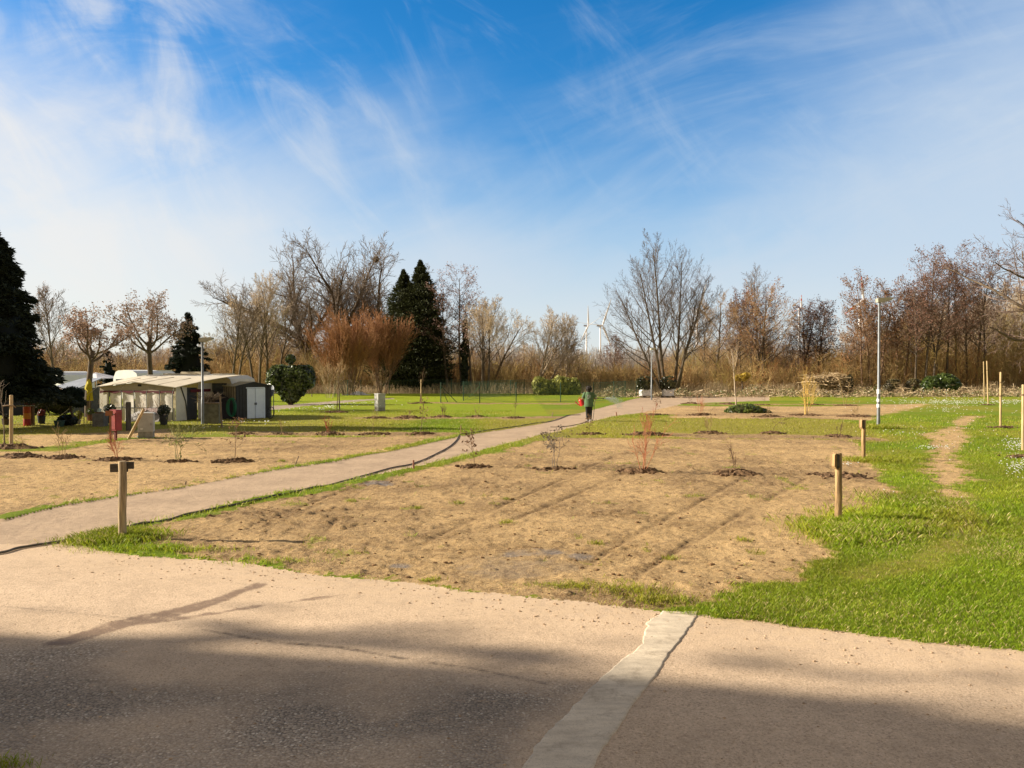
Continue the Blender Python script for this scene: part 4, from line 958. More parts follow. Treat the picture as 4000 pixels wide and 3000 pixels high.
# ---------------------------------------------------------------- stakes
def stake(px, py, topx, topy, w, label, m=WOODP, name='stake', tie=None):
    p = GB(px, py); d = p.y; q = at(topx, topy, d); t = q - p
    o = thing(name, label, 'stake', p)
    MB().tube([t*-.12, t*.3, t*.7, t*.99, t], [w/2, w/2*1.04, w/2*.97, w/2*.95, w/2*.8], 10).build('pole', m, o, smooth=True)
    if tie:
        for f in (tie if isinstance(tie, tuple) else (tie,)): MB().tube([t*f, t*f+Vector((0, 0, .05))], [w/2+.012, w/2+.012], 10).build('tie', mat('tie_strap', (.20, .13, .07), .8, .2, 4), o, smooth=True)
    return o
stake(3860, 1578, 3855, 1410, .085, 'taller right one of two tall pale stakes standing together, right side', tie=.78)
stake(3845, 1560, 3842, 1412, .07, 'left one of two tall pale stakes standing together, right side')
stake(3908, 1667, 3909, 1453, .085, 'single pale stake with a cloth tie, between the stake pair and the frame edge', tie=(.55, .80))
stake(3996, 1760, 3997, 1502, .085, 'pale stake cut by the right edge of the photo', tie=.83)
stake(44, 1747, 44, 1543, .105, 'stout pale stake with a cross tie in front of the huge spruce')
o = MB().tube([(-.27, 0, 0), (-.05, -.05, .02), (.12, -.05, .01), (.17, -.02, -.05)], [.022, .022, .022, .015], 8).build('cross_tie', mat('tie_strap', (.2, .13, .07)), None, smooth=True)
o.parent = [x for x in COL.objects if x.get('label', '').startswith('stout pale stake')][0]; o.location = (0, 0, 1.28)
stake(867, 1674, 860, 1549, .075, 'squared stake standing in front of the metal shed side', WOODG, tie=.98)
stake(1327, 1610, 1322, 1488, .07, 'grey stake tied beside a thin young tree, left of the far utility cabinet', WOODG, tie=.83)
stake(1645, 1577, 1645, 1482, .09, 'pale stake below the dark evergreen, on the lawn', tie=.87)
stake(1853, 1540, 1847, 1456, .09, 'thin pale pole behind the chain-link fence right of the dark evergreen', tie=.92)
stake(503, 1716, 562, 1598, .10, 'thick pale stake leaning right between the red box and the grey cabinet')
stake(1800, 1699, 1800, 1661, .04, 'short stake where the hose turns across the path', WOOD)
stake(1616, 1833, 1615, 1797, .045, 'short red-topped stake on the grass verge beside the hose', mat('reddish_stake', (.30, .13, .09), .8, .3, 4))
stake(1152, 1822, 1167, 1781, .03, 'short leaning stick at the edge of the left soil bed', WOODG)
stake(724, 1890, 727, 1880, .035, 'tiny stick stub beside the path, left soil bed', WOODG)
stake(2409, 1628, 2407, 1610, .06, 'tiny red peg on the grass right of the person', mat('reddish_stake', (.30, .13, .09)))
stake(2156, 1628, 2160, 1611, .04, 'small dark stick on the left verge behind the person', WOODG)
stake(2582, 1578, 2576, 1556, .05, 'small twig-like peg in front of the wrapped hedge plants', WOODG)

# ---------------------------------------------------------------- young plants in their mounds
def mound(name_of, loc, r, seed, hh=.085):
    rng = np.random.default_rng(seed); nr_, na = 9, 26; V = [(0, 0, hh*.5)]; Fc = []
    for i in range(1, nr_+1):
        q = i/nr_
        for k in range(na):
            a = 2*math.pi*k/na; rr = r*q*(1+.22*math.sin(a*2+seed)+.13*math.sin(a*5+seed*2))
            z = hh*(math.sin(min(1, q*1.25)*math.pi)*.6 + (1-q)*.5) + (rng.normal(0, .025) if i < nr_ else -.06)
            V.append((rr*math.cos(a), rr*math.sin(a)*.62, z if i < nr_ else -.06))
    mb = MB(); mb.v = V
    for k in range(na): mb.f.append((0, 1+k, 1+(k+1) % na))
    for i in range(nr_-1):
        for k in range(na): mb.f.append((1+i*na+k, 1+(i+1)*na+k, 1+(i+1)*na+(k+1) % na, 1+i*na+(k+1) % na))
    for _ in range(22):
        a = rng.uniform(0, 6.28); q = r*rng.uniform(.55, 1.25); s_ = rng.uniform(.012, .045)*min(1.3, r/.4)
        mb.ell((q*math.cos(a), q*math.sin(a)*.62, rng.uniform(0, .03)), (s_*1.3, s_, s_*.8), 6, 4)
    o = mb.build('soil_mound', EARTH); o.location = loc
    tag(o, 'dark dug soil around the ' + name_of, 'soil mound', 'mounds of dug soil around young plants')
TWC = dict(red=(.42, .13, .07), redl=(.46, .19, .10), green=(.20, .20, .08), brown=(.16, .10, .06), tan=(.34, .24, .12), yellow=(.66, .45, .13), grey=(.20, .16, .125))
SAP = dict(
    fan=PP(n=(5, 4, 3), ch=(5, 3), start=(.2, .2), ang=(.5, .6), ratio=(.45, .5), up=(.03, .04, .03), prof=((1.1, .7), (1, .8)), wob=(.08, .12, .15), taper=(.45, .5, .6), rr=(.6, .7), rmin=.0045),
    rod=PP(n=(9, 4, 3), ch=(12, 2), start=(.22, .3), ang=(.9, .6), ratio=(.24, .5), up=(.02, .03, .03), prof=((1.2, .6), (1, .8)), wob=(.05, .12, .15), taper=(.4, .5, .6), rr=(.5, .7), rmin=.004),
    curl=PP(n=(8, 5, 3), ch=(6, 4), start=(.4, .2), ang=(.8, .7), ratio=(.42, .45), up=(.0, -.02, .03), prof=((1.1, .8), (1, .8)), wob=(.20, .24, .2), taper=(.5, .5, .6), rr=(.6, .7), rmin=.005),
    tree=PP(n=(10, 5, 3), ch=(9, 3), start=(.55, .3), ang=(.7, .6), ratio=(.26, .5), up=(.02, .06, .03), prof=((1.2, .6), (1, .8)), wob=(.02, .12, .15), taper=(.3, .5, .6), rr=(.5, .7), rmin=.005))
PLANTS = [
 # front row, right bed
 (1853, 1826, 150, 'rod', 'brown', 1, 'leafy', 'thin leafy sapling nearest the path in the front bed', .46),
 (2168, 1835, 190, 'curl', 'grey', 3, 'leafy2', 'bent grey shrub with curled stems in the front bed', .58),
 (2510, 1846, 225, 'fan', 'redl', 6, '', 'tallest red-stemmed dogwood in the front bed', .52),
 (2878, 1856, 115, 'fan', 'brown', 2, '', 'sparse brown twig right of the tallest dogwood', .60),
 # front row, left bed
 (75, 1783, 60, 'fan', 'tan', 3, '', 'small pale shrublet at the left frame edge', .72),
 (247, 1790, 125, 'fan', 'tan', 3, '', 'sparse straw-coloured twigs left of the orange shrub', .75),
 (460, 1796, 125, 'fan', 'redl', 6, '', 'bushy orange-red shrub left of the marker post top', .62),
 (694, 1803, 195, 'curl', 'green', 4, 'leafy3', 'greenish curling shrub in front of the awning', .62),
 (916, 1803, 190, 'rod', 'brown', 1, 'leafy', 'column-like sapling with dry leaves in front of the shed', .60),
 # second row left
 (950, 1697, 28, 'fan', 'green', 3, '', 'tiny sprig in front of the shed', .66),
 (1107, 1697, 55, 'fan', 'tan', 2, '', 'small straw-coloured sprig right of the shed', .66),
 (1284, 1699, 62, 'fan', 'red', 5, '', 'small red-brown shrublet in the second left row', .70),
 (1458, 1698, 100, 'rod', 'tan', 1, '', 'slim pale whip in front of the far utility cabinet', .64),
 (1643, 1698, 155, 'rod', 'brown', 1, 'leafy', 'tall leafy sapling in the left lawn below the dark evergreen', .64),
 # third row left
 (1470, 1634, 20, 'fan', 'tan', 3, '', 'low sprig just below the far utility cabinet', .8),
 (1596, 1634, 24, 'fan', 'tan', 3, '', 'low sprig right of the far utility cabinet', .8),
 (1731, 1630, 52, 'fan', 'brown', 5, '', 'small spreading shrub left of the fence brace', .8),
 (1864, 1629, 42, 'fan', 'tan', 3, '', 'small upright twig below the fence brace', .72),
 (2011, 1633, 62, 'tree', 'brown', 1, '', 'little brown tree sapling left of the person', .62),
 # middle row right
 (2304, 1697, 72, 'rod', 'brown', 1, 'leafy', 'short dark sapling right in front of the person', .66),
 (2527, 1700, 118, 'fan', 'red', 6, '', 'red-stemmed dogwood behind the tallest dogwood', .76),
 (2770, 1694, 100, 'fan', 'tan', 5, '', 'fan of pale straw stems in the olive strip', .76),
 (3020, 1696, 82, 'curl', 'brown', 1, '', 'crooked brown whip in the olive strip', .72),
 (3277, 1706, 50, 'fan', 'brown', 3, '', 'small brown sprig left of the far marker post', .72),
 # far bed, near edge
 (2559, 1622, 92, 'rod', 'brown', 1, 'leafy', 'dark knobbly sapling below the wrapped hedge plants', .72),
 (2738, 1622, 80, 'fan', 'redl', 4, '', 'orange-pink shrublet at the left end of the far bed', .9),
 (3001, 1629, 48, 'fan', 'tan', 3, '', 'faint straw twigs in the middle of the far bed', .9),
 (3148, 1623, 180, 'fan', 'yellow', 6, '', 'bright yellow-stemmed willow in the far bed', .95),
 (3347, 1628, 52, 'fan', 'tan', 4, '', 'faint straw twigs left of the right lamp', .9),
 # farthest row
 (2697, 1578, 32, 'fan', 'brown', 2, '', 'farthest row sprig nearest the wrapped hedge plants', .95),
 (2840, 1579, 46, 'rod', 'brown', 1, '', 'farthest row whip left of the lone young tree', .95),
 (2983, 1582, 42, 'rod', 'brown', 1, '', 'farthest row whip right of the lone young tree', 1.0),
 (3172, 1583, 100, 'fan', 'yellow', 5, '', 'yellowish stems behind the bright yellow willow', 1.0),
 (3300, 1585, 150, 'tree', 'tan', 2, '', 'pair of thin pale stems in front of the brush pile', .9),
]
for i, (px, py, hp, kind, colr, ns, lv, lab, mr) in enumerate(PLANTS):
    p = GB(px, py); h = hp*p.y/F; rr = random.Random(i); tips = []; tm = twigm('y_' + colr, TWC[colr])
    root = thing('young_shrub' if kind in ('fan', 'curl') else 'sapling', lab, 'shrub' if kind in ('fan', 'curl') else 'sapling', p, 0, 'newly planted shrubs and saplings')
    for k in range(ns):
        T = Tree(300+i*17+k, SAP[kind]); a = rr.uniform(0, 6.28); tl = rr.uniform(.05, .30) if ns > 1 else .06
        T.grow((.05*math.cos(a)*(ns > 1), .05*math.sin(a)*(ns > 1), -.03), tuple(Vector((math.cos(a)*tl, math.sin(a)*tl, 1)).normalized()), h*.86*(1 if k == 0 else rr.uniform(.5, .95)), max(.006, .0042*h+.003) * (1.25 if p.y > 30 else 1), 0)
        seg_mesh('stem', [s_ for l in sorted(T.seg) for s_ in T.seg[l]], 4, tm, root); tips += T.tips
    if lv:
        L = tips_leaves(np.random.default_rng(i), tips, 2 if lv == 'leafy' else 1, .03, .045, {'leafy': (.22, .13, .075), 'leafy2': (.16, .13, .10), 'leafy3': (.24, .25, .08)}[lv], .25)
        if L: mesh_np('leaves', L[0], L[1], vmat('dry_leaf', .8, .3, rand=.1), root, cols=L[2])
    mound(lab, p, mr*random.Random(i+50).uniform(.65, 1.0), i, random.Random(i+90).uniform(.05, .10))
# extra trees standing alone
p = GB(2878, 1606); T = Tree(402, SAP['tree']); T.grow((0, 0, -.05), (-.05, 0, 1), 245*p.y/F, .05, 0)
root = thing('young_tree', 'lone thin young tree on a green weedy mound in the far bed', 'young tree', p); seg_mesh('stem', T.seg[0], 6, BK_L, root); seg_mesh('twigs', T.seg[1]+T.seg[2], 3, TW_L, root)
wm = leafy('weedy_mound', None, 8, [((0, 0, .0), (1.15, .8, .50)), ((.9, 0, -.05), (.8, .6, .3))], 1500, .09, (.06, .09, .012), (.15, .19, .03), zmin=0, core=.9, corecol=(.06, .06, .02)); wm.location = GB(2905, 1612)
tag(wm, 'green weedy mound at the foot of the lone young tree', 'mound')
p = GB(92, 1748); T = Tree(403, SAP['tree']); T.grow((0, 0, -.05), (-.05, 0, 1), 240*p.y/F, .022, 0)
root = thing('sapling', 'thin sapling tied to the stout pale stake in front of the spruce', 'sapling', (at(20, 1747, p.y).x, p.y, 0), 0, 'newly planted shrubs and saplings'); seg_mesh('stem', T.seg[0], 6, twigm('y_grey', TWC['grey']), root); seg_mesh('twigs', T.seg[1]+T.seg[2], 3, twigm('y_grey', TWC['grey']), root)
mound('thin sapling tied to the stout pale stake', GB(42, 1752), .85, 77, .13)
for px, py, tp, lab in ((1316, 1611, 1480, 'thin young tree tied to the grey stake'), (1640, 1577, 1452, 'thin young tree beside the pale stake below the evergreen')):
    p = GB(px, py); T = Tree(int(px), SAP['tree']); T.grow((0, 0, -.05), (0.02, 0, 1), (py-tp)*p.y/F, .03, 0)
    root = thing('sapling', lab, 'sapling', p, 0, 'newly planted shrubs and saplings'); seg_mesh('stem', T.seg[0], 6, twigm('y_brown', TWC['brown']), root); seg_mesh('twigs', T.seg[1]+T.seg[2], 3, twigm('y_brown', TWC['brown']), root)
    mound(lab, p, .8, int(px))
for px, py, r, lab in ((3860, 1584, .5, 'pair of tall stakes'), (3920, 1672, .6, 'single pale stake with the cloth tie'), (3990, 1790, .55, 'stake at the right frame edge'), (3290, 1862, .75, 'bare strip left of the near right marker post')): mound(lab, GB(px, py), r, int(px), .05)

# ---------------------------------------------------------------- hoses
def hose(pts, r, label, zs=None):
    P = []
    for i, (a, b_) in enumerate(pts): P.append(GB(a, b_, r*.8))
    # smooth
    Q = []
    for i in range(len(P)-1):
        p0 = P[max(i-1, 0)]; p1 = P[i]; p2 = P[i+1]; p3 = P[min(i+2, len(P)-1)]
        for k in range(6):
            u = k/6; q = .5*((2*p1) + (-p0+p2)*u + (2*p0-5*p1+4*p2-p3)*u*u + (-p0+3*p1-3*p2+p3)*u**3); q.z = ground_z(q.x, q.y) + r*.8; Q.append(q)
    Q.append(P[-1]); return Q
ha = hose([(-260, 2200), (0, 2162), (76, 2142), (235, 2117), (376, 2090), (560, 2052), (881, 1984), (1090, 1940), (1200, 1915), (1390, 1869), (1516, 1831), (1592, 1816), (1643, 1800), (1706, 1772), (1757, 1743), (1782, 1721), (1798, 1700), (1833, 1696), (1896, 1685), (1991, 1671), (2086, 1656), (2137, 1649), (2187, 1636), (2222, 1623), (2268, 1621)], .024, '')
tag(MB().tube(ha, .017, 8).build('garden_hose', RUBBER, smooth=True), 'long dark hose following the path from the lower left corner', 'hose')

# ---------------------------------------------------------------- utility cabinets
def cabinet(px, py, w, dp, h, label, rz):
    p = GB(px, py); t = thing('utility_cabinet', label, 'utility cabinet', p, rz)
    MB().box((0, 0, .06), (w*.96, dp*.96, .3)).build('plinth', CONCD, t)
    MB().box((0, 0, .21+(h-.25)/2), (w, dp, h-.25), bev=.012).build('housing', CONC, t)
    MB().prism([(-w/2-.02, h-.04), (w/2+.02, h-.04), (w/2+.005, h), (0, h+.012), (-w/2-.005, h)], -dp/2-.02, dp/2+.02).build('lid', CONC, t)
    d_ = MB().box((0, -dp/2-.004, .22+(h-.29)/2), (w*.9, .012, h-.31), bev=.004).build('door', CONC2, t)
    MB().box((w*.36, -dp/2-.018, h*.55), (.025, .02, .09), bev=.004).build('handle', STEELD, d_)
    MB().box((-w*.25, -dp/2-.0115, .32), (w*.16, .003, .05)).build('rating_plate', WHITE, d_)
cabinet(572, 1712, .50, .40, .87, 'light grey utility cabinet beside the leaning stake, in front of the awning', .30)
cabinet(1484, 1606, .50, .42, 1.04, 'pale grey utility cabinet alone on the lawn left of the dark evergreen', .75)

# ---------------------------------------------------------------- red post box
p = GB(452, 1722); t = thing('red_box', 'faded red metal box on a red post with a brown board beside it', 'box', p, -.35)
RED = mat('faded_red', (.30, .045, .042), .55, .25, 5)
MB().box((0, 0, .15), (.07, .07, .5)).build('stand', mat('dark_red', (.16, .03, .026), .6), t)
MB().prism([(-.145, .34), (.145, .34), (.145, 1.0), (.13, 1.05), (-.13, 1.05), (-.145, 1.0)], -.12, .13).build('box', RED, t)
d_ = MB().box((0, -.127, .67), (.24, .012, .58), bev=.004).build('door', RED, t); MB().box((0, -.138, .90), (.17, .01, .03)).build('slot', BLACK, d_)
b = thing('wooden_post', 'thin brown post with a board on top, left of the red box', 'post', GB(432, 1728)); MB().box((0, 0, .5), (.05, .05, 1.1)).build('post', mat('red_brown_wood', (.24, .10, .05), .8, .3, 5), b)
MB().box((-.02, -.04, .95), (.24, .03, .17), .1, bev=.004).build('board', mat('red_brown_wood', (.24, .10, .05)), b)
p = GB(502, 1684); o = thing('square_post', 'broad dark grey post behind the leaning stake', 'post', p); MB().box((0, 0, .55), (.19, .17, 1.16), .5, bev=.012).build('post', mat('dark_post', (.085, .078, .07), .85, .4, 4, bump=.5, stretch=(4, 4, .6)), o)

# ---------------------------------------------------------------- big caravan and awning
CRM = mat('awning_beige', (.60, .53, .42), .7, .08, 1.5); CRMD = mat('awning_wall', (.70, .66, .58), .75, .10, 2); VIN = mat('awning_window', (.80, .76, .70), .35, .18, 2.2, spec=.6)
MAR = mat('maroon_band', (.13, .018, .03), .75, .15, 3); DGR = mat('dark_grey_cloth', (.05, .052, .06), .8, .2, 3); FRM = mat('frame_grey', (.16, .165, .17), .6)
cx0, cx1, cy0, cy1 = -20.2, -14.5, 39.5, 41.7
def caravan(name, label, x0, x1, y0, y1, H, col, windows, loc_z=0., stripe=None, wheel=True):
    t = thing(name, label, 'caravan', ((x0+x1)/2, (y0+y1)/2, 0)); L = x1-x0; W = y1-y0
    prof = [(-L/2+.05, .42), (-L/2, .8), (-L/2+.06, H-.55), (-L/2+.30, H-.12), (-L/2+.55, H-.02), (0, H+.02), (L/2-.65, H-.04), (L/2-.28, H-.22), (L/2-.05, H-.75), (L/2, .9), (L/2-.06, .42)]
    MB().prism(prof, -W/2, W/2).build('body', col, t)
    for (wx, wz, ww, wh) in windows:
        f_ = MB().box((wx, -W/2-.012, wz), (ww+.09, .022, wh+.09), bev=.01).build('window', mat('window_seal', (.06, .06, .065), .5), t)
        MB().box((wx, -W/2-.028, wz), (ww, .012, wh), bev=.004).build('pane', mat('tinted_pane', (.05, .06, .07), .12, .1, 2, spec=.8), f_)
    if stripe: MB().box((0, -W/2-.006, stripe[0]), (L*.8, .008, .07)).build('stripe', stripe[1], t)
    if wheel: MB().lathe([(.02, -.08), (.30, -.08), (.31, .08), (.02, .08)], ax=Matrix.Translation((.3, -W/2+.1, .31)) @ Matrix.Rotation(math.pi/2, 4, 'X')).build('wheel', BLACK, t)
    return t, L, W
t, L, W = caravan('caravan', 'large beige caravan behind the awning, its roof with three hatches', cx0, cx1, cy0, cy1, 2.20, mat('caravan_cream', (.60, .53, .38), .45, .08, 1.5), [(1.9, 1.45, .9, .55)])
for (hx, hw, hh) in ((-1.2, .75, .06), (.1, 1.3, .15), (1.75, .85, .06)):
    MB().box((hx, -.4, 2.20+hh/2), (hw, .7, hh), bev=.03).build('roof_hatch', mat('hatch_tan', (.50, .44, .33), .5), t)
ax0, ax1, ay0, ay1 = -19.95, -15.75, 36.6, 39.46
t = thing('awning', 'long beige awning with clear plastic front panels and a maroon valance', 'awning', ((ax0+ax1)/2, ay0, 0)); Lx = ax1-ax0; D = ay1-ay0
# roof: front gable swept up to the caravan roof
mb = MB(); nx, ny = 14, 6; V = []
for j in range(ny+1):
    for i in range(nx+1):
        u = i/nx; v = j/ny; x = -Lx/2 - .12 + (Lx+.24)*u; g = 1-abs(2*u-1)
        zf = 1.63 + .25*g; zb = 2.19; x2 = x + v*(.55) * 1.0 + v*(u)*1.0
        V.append((x2, -.14 + (D+.14)*v, zf*(1-v) + zb*v + .06*math.sin(v*math.pi)))
n0 = (nx+1)*(ny+1); V2 = V + [(a, b_, c-.03) for a, b_, c in V]; fs = []
for j in range(ny):
    for i in range(nx):
        k = j*(nx+1)+i; fs.append((k, k+1, k+nx+2, k+nx+1)); fs.append((n0+k+nx+1, n0+k+nx+2, n0+k+1, n0+k))
for i in range(nx): fs.append((i, n0+i, n0+i+1, i+1))
for j in range(ny): k = j*(nx+1); fs.append((k, k+nx+1, n0+k+nx+1, n0+k)); k += nx; fs.append((k, n0+k, n0+k+nx+1, k+nx+1))
mb.add(V2, fs).build('roof', CRM, t, smooth=True)
# front: lower skirt, clear panels between poles, gable, maroon scalloped valance
zs0 = .62
MB().box((0, .0, .33), (Lx-.06, .02, .62)).build('skirt', CRMD, t)
mb = MB(); mb.prism([(-Lx/2+.02, 1.42), (Lx/2-.02, 1.42), (Lx/2-.02, 1.60), (0, 1.84), (-Lx/2+.02, 1.60)], .0, .02); gb = mb.build('gable_panel', mat('gable_beige', (.44, .38, .28), .75, .1, 2), t)
MB().box((.15, -.006, 1.70), (.2, .01, .1)).build('vent', BLACK, gb)
mb = MB(); sc_ = 10; Vt = []; Ft = []
for i in range(sc_*6+1):
    u = i/(sc_*6); x = -Lx/2 + .05 + (Lx-.1)*u; z1 = 1.44; z0 = 1.30 + .07*abs(math.sin(u*math.pi*5)); Vt += [(x, -.035, z0), (x, -.035, z1)]
for i in range(sc_*6): Ft.append((2*i, 2*i+2, 2*i+3, 2*i+1))
mb.add(Vt, Ft).build('valance', MAR, t)
npan = 5; pw = (Lx-.7)/npan
for i in range(npan):
    xc = -Lx/2 + .55 + pw*(i+.5)
    V = []; Fq = []; rr = random.Random(i)
    for a in range(9):
        for c in range(7):
            V.append((xc-pw/2+.04+(pw-.08)*a/8, .004+.02*math.sin(a*.9+c*1.1+i)*math.sin(c*.8), zs0+.02+(1.42-zs0)*c/6))
    for a in range(8):
        for c in range(6): Fq.append((a*7+c, (a+1)*7+c, (a+1)*7+c+1, a*7+c+1))
    MB().add(V, Fq).build('window_panel', VIN, t, smooth=True)
for i in range(npan+1):
    MB().tube([(-Lx/2+.55+pw*i, -.02, 0), (-Lx/2+.55+pw*i, -.02, 1.46)], .024, 6).build('pole', FRM, t)
MB().box((-Lx/2+.27, .005, 1.02), (.52, .02, .82)).build('end_panel', CRMD, t)
MB().box((0, -.022, .64), (Lx-.6, .012, .03)).build('cross_rail', FRM, t)
# right side wall with a dark sheet for the shade inside the open door and a rear panel
MB().box((Lx/2-.005, .42, .82), (.02, .8, 1.60)).build('side_panel', CRMD, t)
MB().box((Lx/2-.06, 1.25, .80), (.02, .85, 1.56)).build('doorway_shade', DGR, t)  # dark sheet in place of the shade seen through the opening
MB().box((Lx/2-.005, 2.25, .90), (.02, 1.1, 1.76)).build('side_panel', CRMD, t)
MB().box((Lx/2+.008, 1.9, 1.42), (.01, 1.6, .14)).build('side_valance', MAR, t)
MB().tube([(Lx/2+.03, .84, 0), (Lx/2+.03, .70, .9), (Lx/2+.03, .35, 1.62)], .028, 6).build('side_pole', DGR, t)
def turn(o, a, px, py):
    c_, s_ = math.cos(a), math.sin(a); x, y = o.location.x-px, o.location.y-py
    o.location.x, o.location.y = px+x*c_-y*s_, py+x*s_+y*c_; o.rotation_euler.z += a
AWN = t
for gx, dx in ((-Lx/2, -1.1), (-Lx*.16, -.2), (Lx*.18, .2), (Lx/2, .7)): MB().tube([(gx, -.12, 1.62), (gx+dx, -1.7, .02)], .007, 4).build('guy_rope', mat('rope_pale', (.55, .52, .45), .8), t)
for k in range(1, 5): MB().tube([(-Lx/2+Lx*k/5, -.14, 1.63+.25*(1-abs(2*k/5-1))+.012), (-Lx/2+Lx*k/5+.55*.5+k/5*.5, D*.5-.07, 1.63*.5+2.19*.5+.25*.5*(1-abs(2*k/5-1))+.075)], .012, 4).build('roof_seam', mat('seam_tan', (.40, .33, .22), .8), t)
ST = mat('striped_cloth', (.55, .45, .43), .85, .5, 9, stretch=(8, .2, .2), col2=(.65, .52, .5))
o = MB().box((1.05, -.10, .42), (1.15, .05, .40), bev=.02).build('striped_cloth', ST); o.location = t.location; tag(o, 'red and white striped cloth hung along the awning skirt', 'cloth')
o = MB(); 
rng = np.random.default_rng(4); Vc = []; Fc = []
for a in range(13):
    for c in range(9):
        x = (a/12-.5)*1.6; y = (c/8-.5)*.7; Vc.append((x, y, max(.02, .52*(1-(x/.8)**2*.6)*(1-(y/.35)**2*.9)+rng.normal(0, .05))))
for a in range(12):
    for c in range(8): Fc.append((a*9+c, (a+1)*9+c, (a+1)*9+c+1, a*9+c+1))
o.add(Vc, Fc); o = o.build('grey_tarpaulin', mat('grey_tarp', (.30, .28, .27), .6, .5, 4), smooth=True); o.location = (-17.2, 36.0, 0); tag(o, 'crumpled grey tarpaulin heap at the foot of the awning', 'tarpaulin')

for o_ in [q for q in COL.objects if q.parent is None and (q.get('label', '').startswith('large beige caravan') or q.get('label', '').startswith('long beige awning') or q.get('label', '').startswith('red and white striped cloth'))]: turn(o_, R(-13), -17.85, 36.6)
# ---------------------------------------------------------------- metal shed
ph = R(43); sp = GB(922, 1639); sw, sd_, se, sr = 1.78, 1.95, 1.64, 1.83
t = thing('metal_shed', 'dark metal garden shed with white double sliding doors', 'shed', sp, ph)
SH = mat('shed_dark', (.030, .034, .044), .5, .25, 4, metal=.2); SH_LIT = mat('shed_tan', (.30, .255, .18), .55, .2, 4); SHR_ = mat('shed_roof_tan', (.33, .29, .18), .55, .15, 3)  # same walls in two tones: front coloured as shaded, left side as sunlit
mb = MB(); nrib = 18                                                     # front gable wall with ribs
mb.prism([(0, 0), (sw, 0), (sw, se), (sw/2, sr-.03), (0, se)], 0, .02); mb.build('front_wall', SH, t)
mb = MB()
for i in range(int(sw/.16)+1):
    x = .05+i*.16
    if x < .50 or x > 1.50: mb.box((x, -.008, se/2), (.05, .02, se-.02))
mb.build('wall_ribs', SH, t)
mb = MB(); mb.box((.01, sd_/2+.01, se/2), (.02, sd_-.04, se))
for i in range(9): mb.box((-.012, .15+i*.21, se/2), (.022, .07, se-.02))
mb.build('side_wall', SH_LIT, t)
mb = MB()
for i in range(8): mb.box((-.006, .15+.105+i*.21, se/2+.1), (.014, .05, se-.3))
mb.build('side_grooves', mat('groove_dark', (.06, .052, .04), .7), t)
MB().box((sw-.01, sd_/2+.01, se/2), (.02, sd_-.04, se)).build('side_wall', SH, t)
MB().box((sw/2, sd_, se/2), (sw, .02, se)).build('rear_wall', SH, t)
mb = MB()
for s_ in (0, 1):
    x0_, x1_ = (-.06, sw/2) if s_ == 0 else (sw+.06, sw/2)
    mb.add([(x0_, -.07, se-.01), (x1_, -.07, sr), (x1_, sd_+.07, sr), (x0_, sd_+.07, se-.01), (x0_, -.07, se-.045), (x1_, -.07, sr-.035), (x1_, sd_+.07, sr-.035), (x0_, sd_+.07, se-.045)], [(0, 1, 2, 3), (7, 6, 5, 4), (0, 4, 5, 1), (1, 5, 6, 2), (2, 6, 7, 3), (3, 7, 4, 0)])
rf = mb.build('roof', SHR_, t)
mb = MB()
for i in range(9):
    y = .05+i*.23
    for s_ in (0, 1):
        x0_, x1_ = (-.05, sw/2) if s_ == 0 else (sw+.05, sw/2)
        mb.add([(x0_, y, se+.0), (x1_, y, sr+.004), (x1_, y+.05, sr+.004), (x0_, y+.05, se+.0), (x0_, y+.01, se+.02), (x1_, y+.01, sr+.022), (x1_, y+.04, sr+.022), (x0_, y+.04, se+.02)], [(0, 1, 5, 4), (4, 5, 6, 7), (7, 6, 2, 3), (0, 4, 7, 3), (1, 2, 6, 5)])
mb.build('roof_ribs', SHR_, rf)
mb = MB(); mb.prism([(-.06, se-.06), (sw/2, sr-.05), (sw+.06, se-.06), (sw+.06, se+.0), (sw/2, sr+.01), (-.06, se+.0)], -.085, -.072); mb.build('verge_trim', mat('trim_dark', (.022, .025, .032), .5), rf)
DW = mat('door_white', (.68, .79, 1.0), .45, .06, 2)
for k in (0, 1):
    x0_ = .55+k*.44
    d_ = MB().box((x0_+.215, -.028, .02+.74), (.425, .024, 1.48), bev=.004).build('door', DW, t)
    MB().box((x0_+.03, -.044, .76), (.03, .010, 1.42)).build('door_rib', DW, d_); MB().box((x0_+.40, -.044, .76), (.03, .010, 1.42)).build('door_rib', DW, d_)
    MB().box((x0_+(.40 if k == 0 else .03), -.06, .74), (.035, .03, .11), bev=.005).build('handle', BLACK, d_)
MB().box((1.46, -.024, .76), (.07, .03, 1.52)).build('door_jamb', DW, t); MB().box((.99, -.022, 1.535), (.98, .03, .05)).build('door_lintel', DW, t)
# things leaning on the shed
o = thing('tarp_cover', 'black sheet draped against the sunlit side of the shed', 'tarpaulin', (0, 0, 0))
bl = sp + Vector((-.55, .15, 0)); mb = MB()
mb.add([(bl.x-.95, bl.y+.05, 0), (bl.x+.62, bl.y-.45, 0), (bl.x+.55, bl.y-.25, .85), (bl.x+.1, bl.y-.05, 1.12), (bl.x-.75, bl.y+.35, 1.42), (bl.x-1.0, bl.y+.35, .7)], [(0, 1, 2, 3), (0, 3, 4, 5)]); mb.build('sheet', mat('black_sheet', (.016, .013, .022), .6, .4, 3), o)
o = thing('compost_box', 'weathered grey-green box between the lamp and the shed', 'box', GB(830, 1655), .15)
MB().box((0, 0, .42), (.66, .5, .95), bev=.015).build('box', mat('slatted_grey', (.135, .13, .095), .85, .35, 5, bump=.5), o); MB().box((0, 0, .915), (.72, .56, .05), bev=.01).build('lid', WOODG, o)
rng = np.random.default_rng(3)
